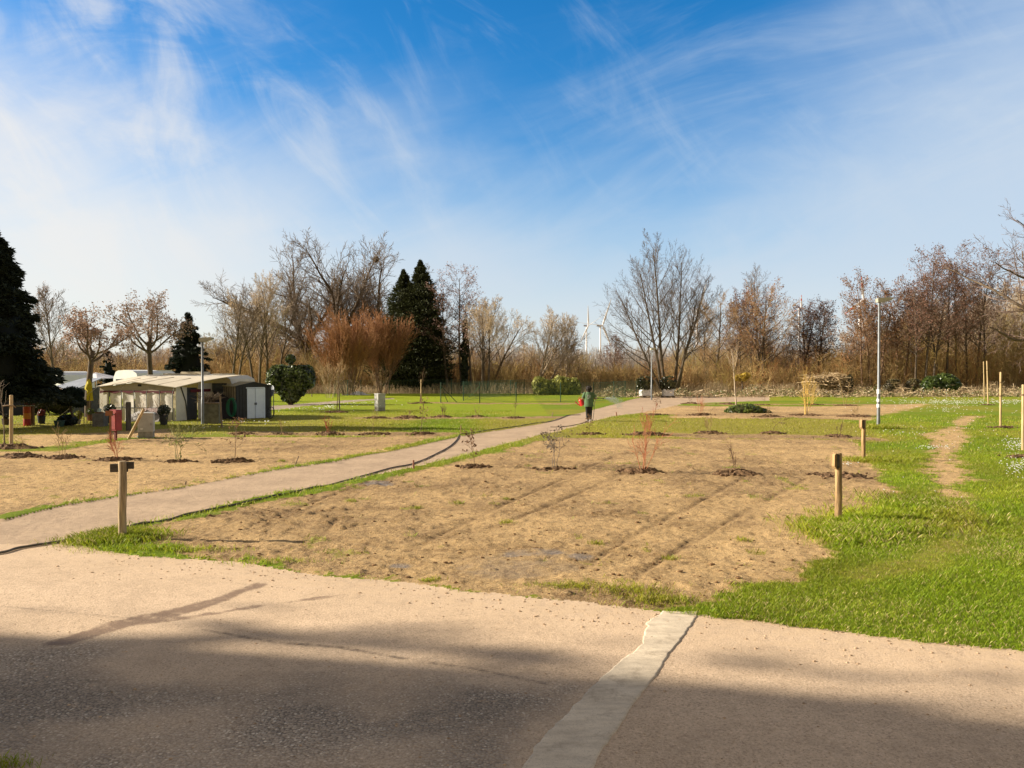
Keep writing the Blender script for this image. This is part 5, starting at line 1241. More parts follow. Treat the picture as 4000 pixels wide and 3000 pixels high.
tw = [(-.25+rng.normal(0, .15), rng.normal(0, .1), .95, -.2+rng.normal(0, .35), rng.normal(0, .2), 1.0+rng.uniform(.1, .45), .012, .006) for _ in range(120)]
o = seg_mesh('twig_heap', tw, 3, twigm('heap', (.12, .09, .06))); o.location = GB(830, 1655); tag(o, 'heap of cut twigs lying on the grey-green box', 'twig heap')
o = MB(); cp = sp + Vector((-.12, -.32, 0))
for k in range(16):
    r_ = .20+.012*(k % 5); y = cp.y-.02*k*.5; o.tube([(cp.x+(k % 4)*.03+(.17+.02*(k % 3))*math.cos(a*2*math.pi/18), y, .62+.42*math.sin(a*2*math.pi/18)*(1+.03*(k % 4))) for a in range(19)], .014, 5, cap=False)
o = o.build('hose_coil', mat('green_hose', (.012, .13, .075), .45, .2, 4), smooth=True); tag(o, 'coiled green hose hanging at the front corner of the shed', 'hose')
o = thing('satellite_dish', 'grey satellite dish on a thin pole right of the shed', 'satellite dish', GB(1069, 1630))
dz = 2.35-(1531-1452)*GB(1069, 1630).y/F
MB().tube([(0, 0, -.1), (0, 0, dz)], .022, 8).build('pole', STEELD, o)
Mx = Matrix.Translation((-.08, -.05, dz)) @ Matrix.Rotation(R(-50), 4, 'Z') @ Matrix.Rotation(R(80), 4, 'X')
MB().lathe([(.0, -.07), (.12, -.06), (.24, -.02), (.31, .035), (.325, .03), (.25, -.04), (.12, -.085), (.001, -.095)], ax=Mx, n=24).build('dish', mat('dish_grey', (.30, .32, .35), .5, .08, 3), o, smooth=True)
MB().tube([Mx @ Vector((0, -.28, 0)), Mx @ Vector((0, -.12, .3))], .012, 6).box(Mx @ Vector((0, -.1, .32)), (.06, .06, .09)).build('receiver_arm', STEELD, o)
o = thing('bicycle_wheel', 'dark wheel leaning against the right side of the shed', 'wheel', GB(1058, 1637)); T_ = Matrix.Translation((0, 0, .30)) @ Matrix.Rotation(R(-40), 4, 'Z') @ Matrix.Rotation(R(82), 4, 'X')
MB().tube([T_ @ Vector((.29*math.cos(a*math.pi/12), .29*math.sin(a*math.pi/12), 0)) for a in range(25)], .022, 6, cap=False).build('tyre', BLACK, o, smooth=True)
mb = MB()
for a in range(12): mb.tube([T_ @ Vector((0, 0, 0)), T_ @ Vector((.28*math.cos(a*math.pi/6), .28*math.sin(a*math.pi/6), 0))], .004, 4)
mb.build('spokes', STEELD, o)

# ---------------------------------------------------------------- farther caravans, cabin, pavilion
def bx(px, d): return at(px, 1500, d).x
CW = mat('caravan_white', (.82, .82, .80), .4, .05, 1.5)
caravan('caravan', 'white caravan with two dark windows, seen over the awning roof', bx(441, 55), bx(586, 55), 55, 57.2, tall(1446, 55), CW, [(-.75, 1.58, .42, .40), (-.25, 1.58, .42, .42), (.90, 1.66, .50, .36)])
caravan('caravan', 'white caravan end just right of the trunk behind the awning roof', bx(588, 64), bx(634, 64)+.2, 64, 66, tall(1447, 64), CW, [(.1, 1.4, .5, .4)], stripe=(1.75, MAR))
caravan('camper_van', 'white camper van roof behind the siding cabin', bx(180, 51), bx(296, 51), 51, 53.2, tall(1452, 51), CW, [(.35, 1.95, .9, .14)])
t = thing('pavilion', 'white pointed garden pavilion with a thin red trim behind the trunk', 'pavilion', (bx(338, 60), 61, 0)); w2 = 1.68
zt, ze = tall(1455, 60), tall(1478, 60)
mb = MB(); mb.add([(-w2, -1, ze), (w2, -1, ze), (w2, 1.5, ze), (-w2, 1.5, ze), (0, .25, zt)], [(0, 1, 4), (1, 2, 4), (2, 3, 4), (3, 0, 4), (3, 2, 1, 0)]); mb.build('canopy', mat('canvas_white', (.68, .66, .70), .7, .06, 2), t)
MB().box((0, -1.01, ze-.05), (2*w2, .02, .09)).build('red_trim', mat('trim_red', (.35, .06, .10), .7), t)
MB().box((-.2, -.9, ze*.5-.08), (2*w2*.7, .03, ze-.2)).build('side_cloth', CRMD, t)
for sx in (-1, 1): MB().tube([(sx*w2*.95, -.95, 0), (sx*w2*.95, -.95, ze)], .03, 6).build('pole', STEEL, t)
t = thing('cabin', 'small cabin with pale horizontal siding and a blue-grey roof, left of the trunk', 'cabin', (bx(248, 43), 43, 0)); hw = 47*43/F*1.08
ze, zt = tall(1516, 43), tall(1477, 43)
mb = MB(); nb_ = 6; z = .25
for i in range(nb_): mb.box((-.05, .0+.012*(i % 2), z+(ze-.25)/nb_*(i+.5)), (hw*2, .05, (ze-.25)/nb_-.014))
mb.build('siding', mat('siding_cream', (.50, .50, .43), .65, .1, 2), t)
MB().box((-.05, 1.1, ze/2), (hw*2-.05, 2.0, ze-.05)).build('wall', mat('cabin_dark', (.10, .10, .09), .8), t)
mb = MB(); ov = .35
mb.add([(-hw-ov*.4, -.35, ze), (hw+ov+.55, -.35, ze+.02), (hw-.05, 1.9, zt), (-hw-.1, 1.9, zt), (-hw-ov*.4, -.35, ze-.05), (hw+ov+.55, -.35, ze-.03), (hw-.05, 1.9, zt-.05), (-hw-.1, 1.9, zt-.05)], [(0, 1, 2, 3), (7, 6, 5, 4), (0, 4, 5, 1), (1, 5, 6, 2), (2, 6, 7, 3), (3, 7, 4, 0)]); mb.build('roof', mat('roof_bluegrey', (.27, .29, .34), .6, .1, 2), t)
MB().tube([(-hw-.1, -.2, ze-.06), (-hw-.14, -.2, ze-.5), (-hw-.05, -.2, .2)], .05, 8).build('downpipe', mat('pipe_dark', (.05, .05, .05), .5), t)
MB().box((0, -.36, ze-.03), (hw*2+.3, .04, .06)).build('gutter', mat('gutter_brown', (.20, .11, .07), .6), t)
t = thing('privacy_screen', 'dark navy privacy screen under the huge spruce', 'screen', (bx(22, 41), 41, 0))
MB().box((-.4, 0, .72), (3.4, .04, 1.45)).build('cloth', mat('navy_cloth', (.012, .014, .03), .8), t)
for k in range(4): MB().tube([(-2+k*1.1, -.04, 0), (-2+k*1.1, -.04, 1.55)], .03, 6).build('post', DGR, t)
o = leafy('clipped_hedge', None, 31, [((0, 0, .8), (1.0, .5, .85)), ((1.2, 0, .7), (.8, .5, .75)), ((-.9, .1, .75), (.7, .45, .8))], 5200, .06, (.028, .026, .016), (.085, .08, .05), core=.85); o.location = (bx(122, 41), 41.5, 0); tag(o, 'dull twiggy clipped hedge left of the siding cabin', 'hedge')

for o_ in [q for q in COL.objects if q.parent is None and q.get('category') in ('caravan', 'cabin', 'pavilion') and q.location.y > 42]: o_.rotation_euler.z = R(-24)
# ---------------------------------------------------------------- camp garden pieces
p = GB(106, 1663); t = thing('barrel_column', 'red orange and yellow striped column with a flat board on top', 'column', p)
rd = .145; bands = [(0, .30, (.34, .018, .02), 'red'), (.30, .56, (.62, .22, .02), 'amber'), (.56, .84, (.46, .07, .012), 'orange')]
for z0, z1, c, n_ in bands: MB().lathe([(rd, z0), (rd*1.02, z0+.015), (rd*1.02, z1-.02), (rd, z1-.004)], n=18).build('band', mat('band_'+n_, c, .45, .15, 4), t, smooth=True)
MB().box((-.06, 0, .87), (.62, .34, .025), .05).build('board', mat('board_pale', (.50, .46, .40), .7), t)
MB().box((.10, .05, .97), (.34, .3, .13), bev=.02).build('bin_box', mat('dull_maroon', (.10, .022, .025), .6), t)
MB().box((.26, .02, 1.045), (.62, .36, .025), -.05).build('lid', mat('lid_grey', (.14, .14, .15), .5), t)
o = MB().box((0, 0, .42), (.16, .18, .86), bev=.01).build('brick_pillar', mat('brown_brick', (.15, .085, .04), .85, .3, 8)); o.location = GB(125, 1661); tag(o, 'brown pillar right against the striped column', 'pillar')
def pot(px, py, r, h, col, label, cat='plant pot', name='plant_pot', plant=None):
    p = GB(px, py); t = thing(name, label, cat, p)
    MB().lathe([(r*.72, 0), (r*.8, .02), (r, h*.9), (r*1.08, h*.9), (r*1.08, h), (r*.92, h), (r*.85, h*.8), (.001, h*.78)], n=16).build('pot', mat('pot_%d' % (px*7+py), col, .7, .25, 5), t, smooth=True)
    if plant: leafy('foliage', t, px, [((0, 0, h+plant[0]*.8), (plant[0], plant[0], plant[0]))], plant[1], .05, plant[2], plant[3], core=.5)
    return t
pot(162, 1656, .17, .36, (.018, .02, .035), 'dark planter with red flowers beside the striped column', plant=(.16, 260, (.14, .02, .015), (.24, .04, .02)))
pot(232, 1667, .21, .27, (.035, .075, .06), 'green tub on the camp lawn in front of the round-topped pine')
pot(352, 1645, .14, .30, (.23, .095, .05), 'terracotta pot below the hanging yellow cloth', plant=(.16, 260, (.07, .10, .015), (.16, .20, .03)))
pot(398, 1612, .11, .16, (.21, .10, .06), 'small terracotta pot on the grey planter wall')
pot(22, 1660, .16, .28, (.10, .075, .05), 'brown pot under the huge spruce', plant=(.12, 160, (.05, .05, .03), (.10, .09, .06)))
pot(305, 1657, .12, .20, (.30, .27, .22), 'pale pot in front of the thin garden canes')
t = thing('garden_pine', 'dark round-topped cloud-pruned pine in the camp garden', 'tree', GB(280, 1662))
dd = GB(280, 1662).y; s_ = dd/F
leafy('crown', t, 51, [((0, 0, 1.36), (.52, .42, .33)), ((-.28, 0, 1.05), (.32, .30, .17)), ((.32, 0, 1.02), (.30, .3, .2)), ((0, 0, 1.1), (.5, .4, .22))], 5200, .075, (.006, .014, .009), (.022, .036, .020), m=vmat('needle', .7, .12, spec=.2), aspect=.25, corecol=(.004, .008, .005))
MB().tube([(0, 0, -.05), (.05, 0, .4), (-.05, 0, .8), (0, 0, 1.2)], [.08, .07, .05, .03], 8).build('trunk', BK_D, t)
lo = leafy('low_conifer', None, 53, [((0, 0, .22), (.42, .35, .25))], 900, .07, (.007, .013, .009), (.02, .03, .018)); lo.location = GB(262, 1662); tag(lo, 'low dark bush at the foot of the round-topped pine', 'bush')
yb = leafy('yellow_bush', None, 54, [((0, 0, .35), (.16, .16, .2))], 320, .06, (.16, .17, .02), (.32, .30, .03)); yb.location = GB(308, 1652); tag(yb, 'small yellow-green bush right of the round-topped pine', 'bush')
t = thing('hanging_cloth', 'yellow cloth hanging from a thin pole beside the pollarded trunk', 'cloth', (bx(350, 37), 37, 0))
MB().tube([(0, 0, 0), (-.02, 0, 2.05)], .02, 6).build('pole', WOODG, t)
mb = MB(); Vc = []; Fc = []
for i in range(12):
    z = 1.98-1.02*i/11; w_ = (.05+.15*math.sin(min(1, i/5)*1.6))*(1 if i < 6 else .75); xo = -.04 if i < 6 else .03
    for k in range(5): Vc.append((xo+(k/4-.5)*2*w_, -.03+.04*math.sin(k*1.9+i*.5), z))
for i in range(11):
    for k in range(4): Fc.append((i*5+k, i*5+k+1, (i+1)*5+k+1, (i+1)*5+k))
mb.add(Vc, Fc).build('cloth', mat('yellow_cloth', (.50, .42, .015), .7, .15, 3), t, smooth=True)
t = thing('planter_wall', 'grey stone planter box left of the red box', 'planter', GB(386, 1668), .1); MB().box((0, .15, .27), (.46, .5, .58), bev=.01).build('box', mat('planter_stone', (.135, .13, .12), .85, .3, 6, bump=.5), t)
mb = MB(); mb.ell((0, .1, .57), (.2, .2, .06), 10, 5); mb.build('soil', EARTH, t)
o = thing('watering_jug', 'white and green jug standing on the grey planter box', 'jug', GB(382, 1668) + Vector((0, .12, .56))); MB().lathe([(.07, 0), (.085, .02), (.085, .14), (.05, .2), (.05, .22)], n=12).build('jug', mat('jug_pale', (.36, .46, .44), .5), o, smooth=True)
MB().tube([(.08, 0, .05), (.14, 0, .09), (.13, 0, .16), (.05, 0, .19)], .012, 6).build('handle', mat('jug_pale', (.36, .46, .44)), o)
rr = random.Random(9)
for k, (px, py, h, lab) in enumerate(((312, 1657, .78, 'leftmost thin garden cane near the yellow-green bush'), (328, 1656, .92, 'garden cane just left of the terracotta pot'), (340, 1655, .70, 'short garden cane behind the terracotta pot'), (355, 1662, 1.0, 'dark garden post in front of the terracotta pot'))):
    o = thing('garden_cane', lab, 'cane', GB(px, py)); MB().tube([(0, 0, -.1), (.01, 0, h)], .02, 6).build('cane', WOODG if k % 2 == 0 else WOODD, o)
for k, (px, py, w_, lab) in enumerate(((428, 1655, .32, 'dark leafy pot plant left of the red box'), (520, 1640, .36, 'dark pot plant between the broad post and the leaning stake'), (640, 1662, .34, 'dark pot plant at the right end of the awning front'))):
    t = thing('pot_plant', lab, 'pot plant', GB(px, py)); MB().lathe([(w_*.4, 0), (w_*.55, .4), (w_*.5, .42), (.001, .38)], n=12).build('pot', mat('dark_pot', (.03, .03, .032), .7), t)
    leafy('foliage', t, 60+k, [((0, 0, .62), (w_*.75, w_*.7, .26))], 420, .06, (.014, .022, .012), (.05, .065, .03), core=.4)
for k, (px, py, h, lab) in enumerate(((432, 1650, 1.0, 'bare thin shrub in front of the left awning panel'), (560, 1648, .95, 'bare thin shrub behind the near grey cabinet'), (640, 1650, 1.0, 'bare thin shrub before the right awning panel'))):
    T = Tree(700+k, SAP['fan']); 
    for q in range(5): T.grow((rr.uniform(-.08, .08), 0, 0), tuple(Vector((rr.uniform(-.3, .3), rr.uniform(-.2, .2), 1)).normalized()), h*rr.uniform(.7, 1), .012, 0)
    root = thing('bare_shrub', lab, 'shrub', GB(px, py)); seg_mesh('stem', T.seg[0], 4, BK_D, root); seg_mesh('twigs', T.seg[1]+T.seg[2], 3, TW_B, root)
o = thing('plastic_bag', 'scrap of blue plastic at the foot of the near grey cabinet', 'plastic scrap', GB(546, 1712)); MB().ell((0, 0, .03), (.09, .06, .05), 8, 5).build('scrap', mat('blue_plastic', (.03, .22, .34), .4, .3, 8), o)

# ---------------------------------------------------------------- bushes and hedges
p = GB(1135, 1581); s_ = p.y/F
t = thing('heart_bush', 'big glossy evergreen bush clipped to a heart with a small ball on top', 'bush', p)
hz = lambda yy: (1581-yy)*s_
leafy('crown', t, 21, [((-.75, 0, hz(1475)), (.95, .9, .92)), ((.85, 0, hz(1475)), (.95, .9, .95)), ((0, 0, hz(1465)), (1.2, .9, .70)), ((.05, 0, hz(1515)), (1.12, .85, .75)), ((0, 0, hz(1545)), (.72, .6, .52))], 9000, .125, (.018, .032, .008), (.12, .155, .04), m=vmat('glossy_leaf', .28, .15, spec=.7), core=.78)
leafy('top_ball', t, 22, [((0, 0, hz(1402)), (.34, .34, .33))], 700, .10, (.018, .03, .008), (.075, .10, .025), m=vmat('glossy_leaf'), core=.7)
mb = MB()
for k in range(6): a = k*1.05; mb.tube([(.12*math.cos(a), .12*math.sin(a), -.05), (.3*math.cos(a), .3*math.sin(a), .5), (.6*math.cos(a), .5*math.sin(a), 1.2)], [.05, .04, .03], 6)
mb.tube([(0, 0, 0), (0, 0, hz(1402))], [.05, .03], 6); mb.build('stems', BK_D, t)
p = GB(2175, 1543)
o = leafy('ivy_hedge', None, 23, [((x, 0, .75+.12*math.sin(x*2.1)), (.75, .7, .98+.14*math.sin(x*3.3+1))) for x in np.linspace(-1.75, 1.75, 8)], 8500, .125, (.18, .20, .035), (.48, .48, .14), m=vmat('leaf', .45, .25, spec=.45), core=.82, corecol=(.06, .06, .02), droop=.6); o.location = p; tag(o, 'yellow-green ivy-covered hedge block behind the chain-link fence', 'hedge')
p = GB(3672, 1541)
t = thing('laurel_bush', 'wide glossy green laurel bush beyond the daisies on the right', 'bush', p)
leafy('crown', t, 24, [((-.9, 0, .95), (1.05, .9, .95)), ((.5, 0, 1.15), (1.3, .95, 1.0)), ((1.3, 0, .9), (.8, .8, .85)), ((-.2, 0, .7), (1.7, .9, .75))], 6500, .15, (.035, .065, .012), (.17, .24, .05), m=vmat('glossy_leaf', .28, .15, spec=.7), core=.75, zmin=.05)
p = GB(2760, 1545)
for k, (px, py, lab) in enumerate(((2519, 1552, 'left one of two dark hedge plants in white-wrapped pallets'), (2609, 1552, 'right one of two dark hedge plants in white-wrapped pallets'))):
    t = thing('hedge_plant', lab, 'hedge plant', GB(px, py), .08); s_ = t.location.y/F
    mbp = MB(); mbp.box((0, 0, .14), (1.12, .9, .04))
    for sx in (-.48, 0, .48): mbp.box((sx, 0, .07), (.12, .9, .11))
    mbp.box((0, 0, .012), (1.12, .9, .02)); mbp.build('pallet', WOODG, t)
    mb = MB(); V = []; Fq = []; rng = np.random.default_rng(k+40)
    nA, nZ = 28, 6
    for j in range(nZ):
        for i in range(nA):
            a = 2*math.pi*i/nA; ex = 1/max(abs(math.cos(a)), abs(math.sin(a)))**.75
            V.append((.50*math.cos(a)*ex*(1+rng.normal(0, .03))*(1+.05*j/5), .42*math.sin(a)*ex*(1+rng.normal(0, .03)), .16+.62*j/5*(1+rng.normal(0, .02))+(rng.normal(0, .06) if j == nZ-1 else 0)))
    for j in range(nZ-1):
        for i in range(nA): Fq.append((j*nA+i, j*nA+(i+1) % nA, (j+1)*nA+(i+1) % nA, (j+1)*nA+i))
    mb.add(V, Fq).build('white_wrap', mat('white_wrap', (.66, .66, .68), .35, .25, 5, spec=.6), t, smooth=False)
    leafy('foliage', t, 41+k, [((-.05, 0, 1.12), (.72, .6, .62)), ((.2, 0, 1.45), (.6, .55, .5)), ((-.3, 0, 1.5), (.5, .5, .42))], 3400, .115, (.016, .022, .008), (.13, .125, .045), m=vmat('glossy_leaf'), core=.78)
    L = tips_leaves(np.random.default_rng(k), [(x, y, z) for x, y, z in np.random.default_rng(k+3).normal((0, 0, 1.72), (.36, .3, .12), (190, 3))], 1, .05, .10, (.24, .12, .045), .25); mesh_np('young_shoots', L[0], L[1], vmat('dry_leaf', .8, .3, rand=.1), t, cols=L[2])
p = GB(2898, 1545); t = thing('lichen_shrub', 'small yellow-flowering shrub before the copse', 'shrub', p); MB().tube([(0, 0, -.1), (.05, 0, .9), (.0, 0, 1.6)], [.08, .07, .05], 7).tube([(.0, 0, .9), (-.9, 0, .55)], [.03, .02], 6).build('stem', BK_D, t)
leafy('foliage', t, 71, [((-.1, 0, 1.75), (.75, .5, .38)), ((.4, 0, 1.95), (.45, .4, .3))], 700, .10, (.34, .23, .03), (.60, .42, .05), core=0)

# brush pile
def sticks(name, seed, n, box_, L, r, col, colv, up=.35, loc=None, leaves=0, lcol=None):
    rng = np.random.default_rng(seed); S = []; C = []
    for _ in range(n):
        c = np.array([rng.uniform(-box_[0], box_[0]), rng.uniform(-box_[1], box_[1]), box_[2]*rng.random()**1.2])
        if box_[2] > 1: c[2] *= max(.15, 1-(abs(c[0])/box_[0])**2.5*.8)
        d_ = rng.normal(0, 1, 3); d_[2] = abs(d_[2])*up-.15; d_ /= np.linalg.norm(d_); l_ = L*rng.uniform(.4, 1.2); a = c-d_*l_/2; a[2] = max(a[2], .02)
        k = np.clip(np.array(col)*(1+rng.normal(0, colv)), .01, 1)
        m_ = a + d_*l_*.5 + rng.normal(0, .06*l_, 3); e_ = m_ + d_*l_*.5 + rng.normal(0, .1*l_, 3); m_[2] = max(m_[2], .02); e_[2] = max(e_[2], .02); q = r*rng.uniform(.5, 1.4)
        S += [(*a, *m_, q, q*.85), (*m_, *e_, q*.85, q*.5)]; C += [k, k]
    return S, C
t = thing('brush_pile', 'tall tangled pile of cut branches left of the right lamp', 'brush pile', GB(3262, 1544))
S, C = sticks('b', 1, 700, (1.25, .8, 2.25), 1.1, .028, (.52, .39, .24), .3, loc=None)
S2, C2 = sticks('b', 2, 260, (1.0, .7, .9), 1.5, .03, (.52, .39, .24), .3); S2 = [(a-1.9, b_, c+1.0-.0*(a), d_-1.9, e_, f_+1.0, g_, h_) for a, b_, c, d_, e_, f_, g_, h_ in S2]
S3 = [(-1.2, 0, 1.6, -2.6, 0, 1.95, .07, .05), (-2.6, 0, 1.95, -3.4, -.1, 1.98, .05, .03), (-.6, 0, 1.7, -2.4, .2, 1.7, .06, .03), (-.4, -.2, 1.5, -2.1, -.3, 1.3, .06, .03), (-1.0, -.4, 1.1, -2.0, -.8, 0, .045, .04)]
seg_mesh('branches', S+S2+S3, 4, vmat('thicket', .85, 0, .1), t, cols=np.array(C+C2+[np.array((.60, .48, .32))]*5))
leafy('dead_ivy', t, 3, [((.1, 0, .95), (1.15, .8, 1.15)), ((.95, .2, 1.1), (.6, .6, 1.0))], 2600, .09, (.20, .135, .07), (.60, .45, .26), core=.78, corecol=(.13, .09, .05), m=vmat('dry_leaf', .8, .3, rand=.1), zmin=0)
leafy('green_ivy', t, 4, [((1.35, .0, 1.1), (.45, .6, .95))], 800, .10, (.012, .018, .006), (.05, .06, .018), core=.8, m=vmat('leaf', .45, .25, spec=.45), zmin=0)
for k, (px, py, lab) in enumerate(((3480, 1545, 'low dark dead-ivy stump right of the right lamp'), (3560, 1545, 'low ivy tangle between the right lamp and the laurel bush'))):
    t = thing('ivy_stump', lab, 'ivy tangle', GB(px, py)); leafy('ivy', t, 5+k, [((0, 0, .8), (.7, .5, .85)), ((.3, 0, 1.35), (.6, .4, .3))], 1300, .10, (.05, .042, .02), (.26, .21, .09), core=.6, corecol=(.03, .026, .014), m=vmat('leaf', .45, .25, spec=.45), zmin=0)
    S, C = sticks('b', 9+k, 60, (.8, .4, 1.4), .8, .02, (.2, .14, .08), .3); seg_mesh('twigs', S, 3, vmat('thicket'), t, cols=np.array(C))
# low debris along the far edge: nobody could count it
def debris():
    rng = np.random.default_rng(12); S = []; C = []; V = []; LC = []
    for i in range(3400):
        px = rng.uniform(2430, 4080) if rng.random() < .93 else rng.uniform(2290, 2460); d = rng.normal(73.5, 1.7)
        x, y, _ = base(px, d); h = .95*vn(np.array([px/40.]), np.array([d/2.]), 4)[0]**2.6*1.6
        z = h*rng.random(); d_ = rng.normal(0, 1, 3); d_[2] *= .5; l_ = rng.uniform(.2, .9); q = rng.uniform(.012, .032); k = np.array(((.50, .37, .22), (.30, .21, .12), (.64, .50, .33))[rng.integers(0, 3)])*rng.uniform(.7, 1.1)
        S.append((x, y, z+.03, x+d_[0]*l_*.5, y+d_[1]*l_*.5, max(.03, z+d_[2]*l_*.5), q, q*.7)); C.append(k)
    o = seg_mesh('cut_brush', S, 3, vmat('thicket'), cols=np.array(C)); tag(o, 'low litter of cut branches along the far edge of the field', 'brush', kind='stuff')
    pts = []
    for i in range(15000):
        px = rng.uniform(2290, 4080); d = rng.normal(74, 1.8); x, y, _ = base(px, d); h = 1.15*vn(np.array([px/70.]), np.array([d/3.]), 8)[0]**1.6
        pts.append((x, y, h*rng.random()+.03))
    pts = np.array(pts); rng2 = np.random.default_rng(1); V = []; LC = []
    for i, c in enumerate(pts):
        u = rng2.normal(0, 1, 3); u /= np.linalg.norm(u); w = np.cross(u, rng2.normal(0, 1, 3)); w /= np.linalg.norm(w); s_ = rng2.uniform(.05, .12)
        V += [c-u*s_, c+w*s_*.5, c+u*s_, c-w*s_*.5]; col = np.array(((.36, .26, .13), (.09, .11, .03), (.27, .18, .09), (.14, .16, .04), (.52, .42, .26))[rng2.integers(0, 5)])*rng2.uniform(.7, 1.2); LC += [col]*4
    o = mesh_np('ivy_litter', V, np.arange(len(V)).reshape(-1, 4), vmat('leaf', .45, .25, spec=.45), cols=np.array(LC)); tag(o, 'ivy leaves and leaf litter along the far edge of the field', 'ground cover', kind='stuff')
debris()
# white sheet by the fence
mb = MB(); rng = np.random.default_rng(6); Vc = []; Fc = []
for a in range(25):
    for c in range(7):
        x = (a/24-.5)*2.9; y = (c/6-.5)*1.1; e = (1-(2*y/1.1)**2)*(1-(x/1.45)**4); Vc.append((x, y, .0+max(0, e)*(.22+.15*math.sin(x*3+1)+rng.normal(0, .03))))
for a in range(24):
    for c in range(6): Fc.append((a*7+c, (a+1)*7+c, (a+1)*7+c+1, a*7+c+1))
o = mb.add(Vc, Fc).build('white_sheet', mat('white_sheet', (.75, .76, .78), .5, .1, 3), smooth=True); o.location = GB(1392, 1543); o.rotation_euler = (0, 0, .1); tag(o, 'white plastic sheet heap on the ground behind the fence', 'plastic sheet')
t = thing('low_barrier', 'low wooden rail barrier right behind the heart-shaped bush', 'barrier', GB(1218, 1550)); MB().tube([(0, 0, -.1), (0, 0, .75)], .045, 8).build('post', WOODG, t); MB().tube([(-.9, 0, .68), (.08, 0, .74)], .035, 8).build('rail', WOODG, t)

# ---------------------------------------------------------------- chain-link fences
WIRE = mat('green_wire', (.035, .085, .05), .5, .1, 4)
def fence(pts, h, label, name='chain_link_fence', pitch=.10, wr=.0024, braces=()):
    P = [GB(a, b_) for a, b_ in pts]; t = thing(name, label, 'fence', P[0]); O = P[0]
    for q in P: MB().tube([q-O+Vector((0, 0, -.2)), q-O+Vector((0, 0, h+.06))], .034, 8).build('post', GREENP, t)
    S = []
    for a, b_ in zip(P[:-1], P[1:]):
        a = a-O; b_ = b_-O; L = (b_-a).length; u = (b_-a)/L; n = int(L/pitch)
        for s_ in (1, -1):
            for i in range(-int(h/pitch), n):
                x0_ = i*pitch; x1_ = x0_+h; z0, z1 = 0, h
                if x0_ < 0: z0 = -x0_; x0_ = 0
                if x1_ > L: z1 -= x1_-L; x1_ = L
                if z1-z0 < .02: continue
                if s_ < 0: z0, z1 = h-z0, h-z1
                S.append((*(a+u*x0_+Vector((0, 0, .03+z0))), *(a+u*x1_+Vector((0, 0, .03+z1))), wr, wr))
        for z_ in (.04, h*.5, h): S.append((*(a+Vector((0, 0, z_))), *(b_+Vector((0, 0, z_))), .007, .007))
    seg_mesh('mesh', S, 3, WIRE, t)
    for (i, q) in braces:
        a = P[i]-O; MB().tube([a+Vector((0, 0, h*.85)), Vector(GB(*q))-O], .024, 6).build('brace', GREENP, t)
fence([(1722, 1574), (1874, 1574), (2016, 1570), (2190, 1571), (2318, 1570)], 1.48, 'front green chain-link fence with four bays left of the person', braces=((0, (1749, 1572)), (0, (1785, 1573)), (1, (1832, 1552))))
fence([(2318, 1570), (2398, 1561), (2442, 1553), (2486, 1550)], 1.48, 'short run of green chain-link fence from the person to the wrapped hedge plants')
fence([(1810, 1566), (1995, 1546), (2048, 1540), (2162, 1538), (2264, 1537), (2345, 1534), (2468, 1530)], 1.5, 'rear green chain-link fence in front of the ivy hedge')
fence([(1308, 1552), (1358, 1546), (1410, 1553), (1505, 1527), (1521, 1551), (1551, 1524), (1764, 1536), (1824, 1531)][0:1] + [(1358, 1547), (1410, 1545), (1520, 1545), (1764, 1541), (1824, 1540)], 1.5, 'left green chain-link fence in front of the rust-red shrub and dark evergreen')

# ---------------------------------------------------------------- wind turbines
WT = mat('turbine_white', (.78, .78, .82), .5, .02, 1); WTR = mat('turbine_red', (.62, .12, .10), .5, .02, 1)
def turbine(px, hub_y, d, bl, angs, label, red=False, yaw=.5):
    hub = at(px, hub_y, d); t = thing('wind_turbine', label, 'wind turbine', (hub.x, d, 0)); H = hub.z
    MB().tube([(0, 0, -2), (0, 0, H*.5), (0, 0, H-1)], [2.4, 1.9, 1.3], 12).build('tower', WT, t, smooth=True)
    ca, sa = math.cos(yaw), math.sin(yaw)
    MB().box((2*-ca, 0, H), (11, 4, 3.8), 0, bev=.8).build('nacelle', mat('nacelle_blue', (.42, .46, .58), .5, .02, 1), t)
    MB().ell((ca*4.4, -3.2, H), (1.8, 1.8, 1.8), 10, 7).build('hub', WT, t, smooth=True)
    for a in angs:
        u = Vector((math.sin(a)*.95, 0, math.cos(a))); o = Vector((ca*4.4, -3.4, H))
        segs_ = [(0, .5, 1.0), (.08, 1.6, .8), (.25, 2.0, .5), (.62, 1.3, .35), (.82, .9, .25), (1, .3, .15)]
        b = MB().tube([o+u*bl*f for f, _, _ in segs_], [(w_, th) for _, w_, th in segs_], 8).build('blade', WT, t, smooth=True)
        if red: 
            for f0, f1 in ((.52, .70), (.86, 1.0)): MB().tube([o+u*bl*f0, o+u*bl*f1], [(1.62, .5) if f0 < .6 else (.95, .3), (1.25, .42) if f0 < .6 else (.4, .2)], 8).build('red_band', WTR, b, smooth=True)
turbine(2291, 1272, 1750, 46, (-.02, 1.0, 3.6), 'smaller left one of the two white wind turbines behind the person')
turbine(2345, 1272, 1500, 54, (.33, 2.72, -1.45), 'larger right one of the two white wind turbines behind the person')
turbine(2722, 1205, 1350, 48, (.28, 2.4, -1.8), 'pale wind turbine hidden in the right side of the tall multi-stemmed tree')
turbine(3121, 1200, 1650, 26, (0, 2.1, -2.1), 'wind turbine of which only a blade tip shows above the copse', red=True)
turbine(3358, 1172, 1080, 33, (-.10, 2.0, -2.2), 'wind turbine with a red-banded blade above the rust-brown alders', red=True)
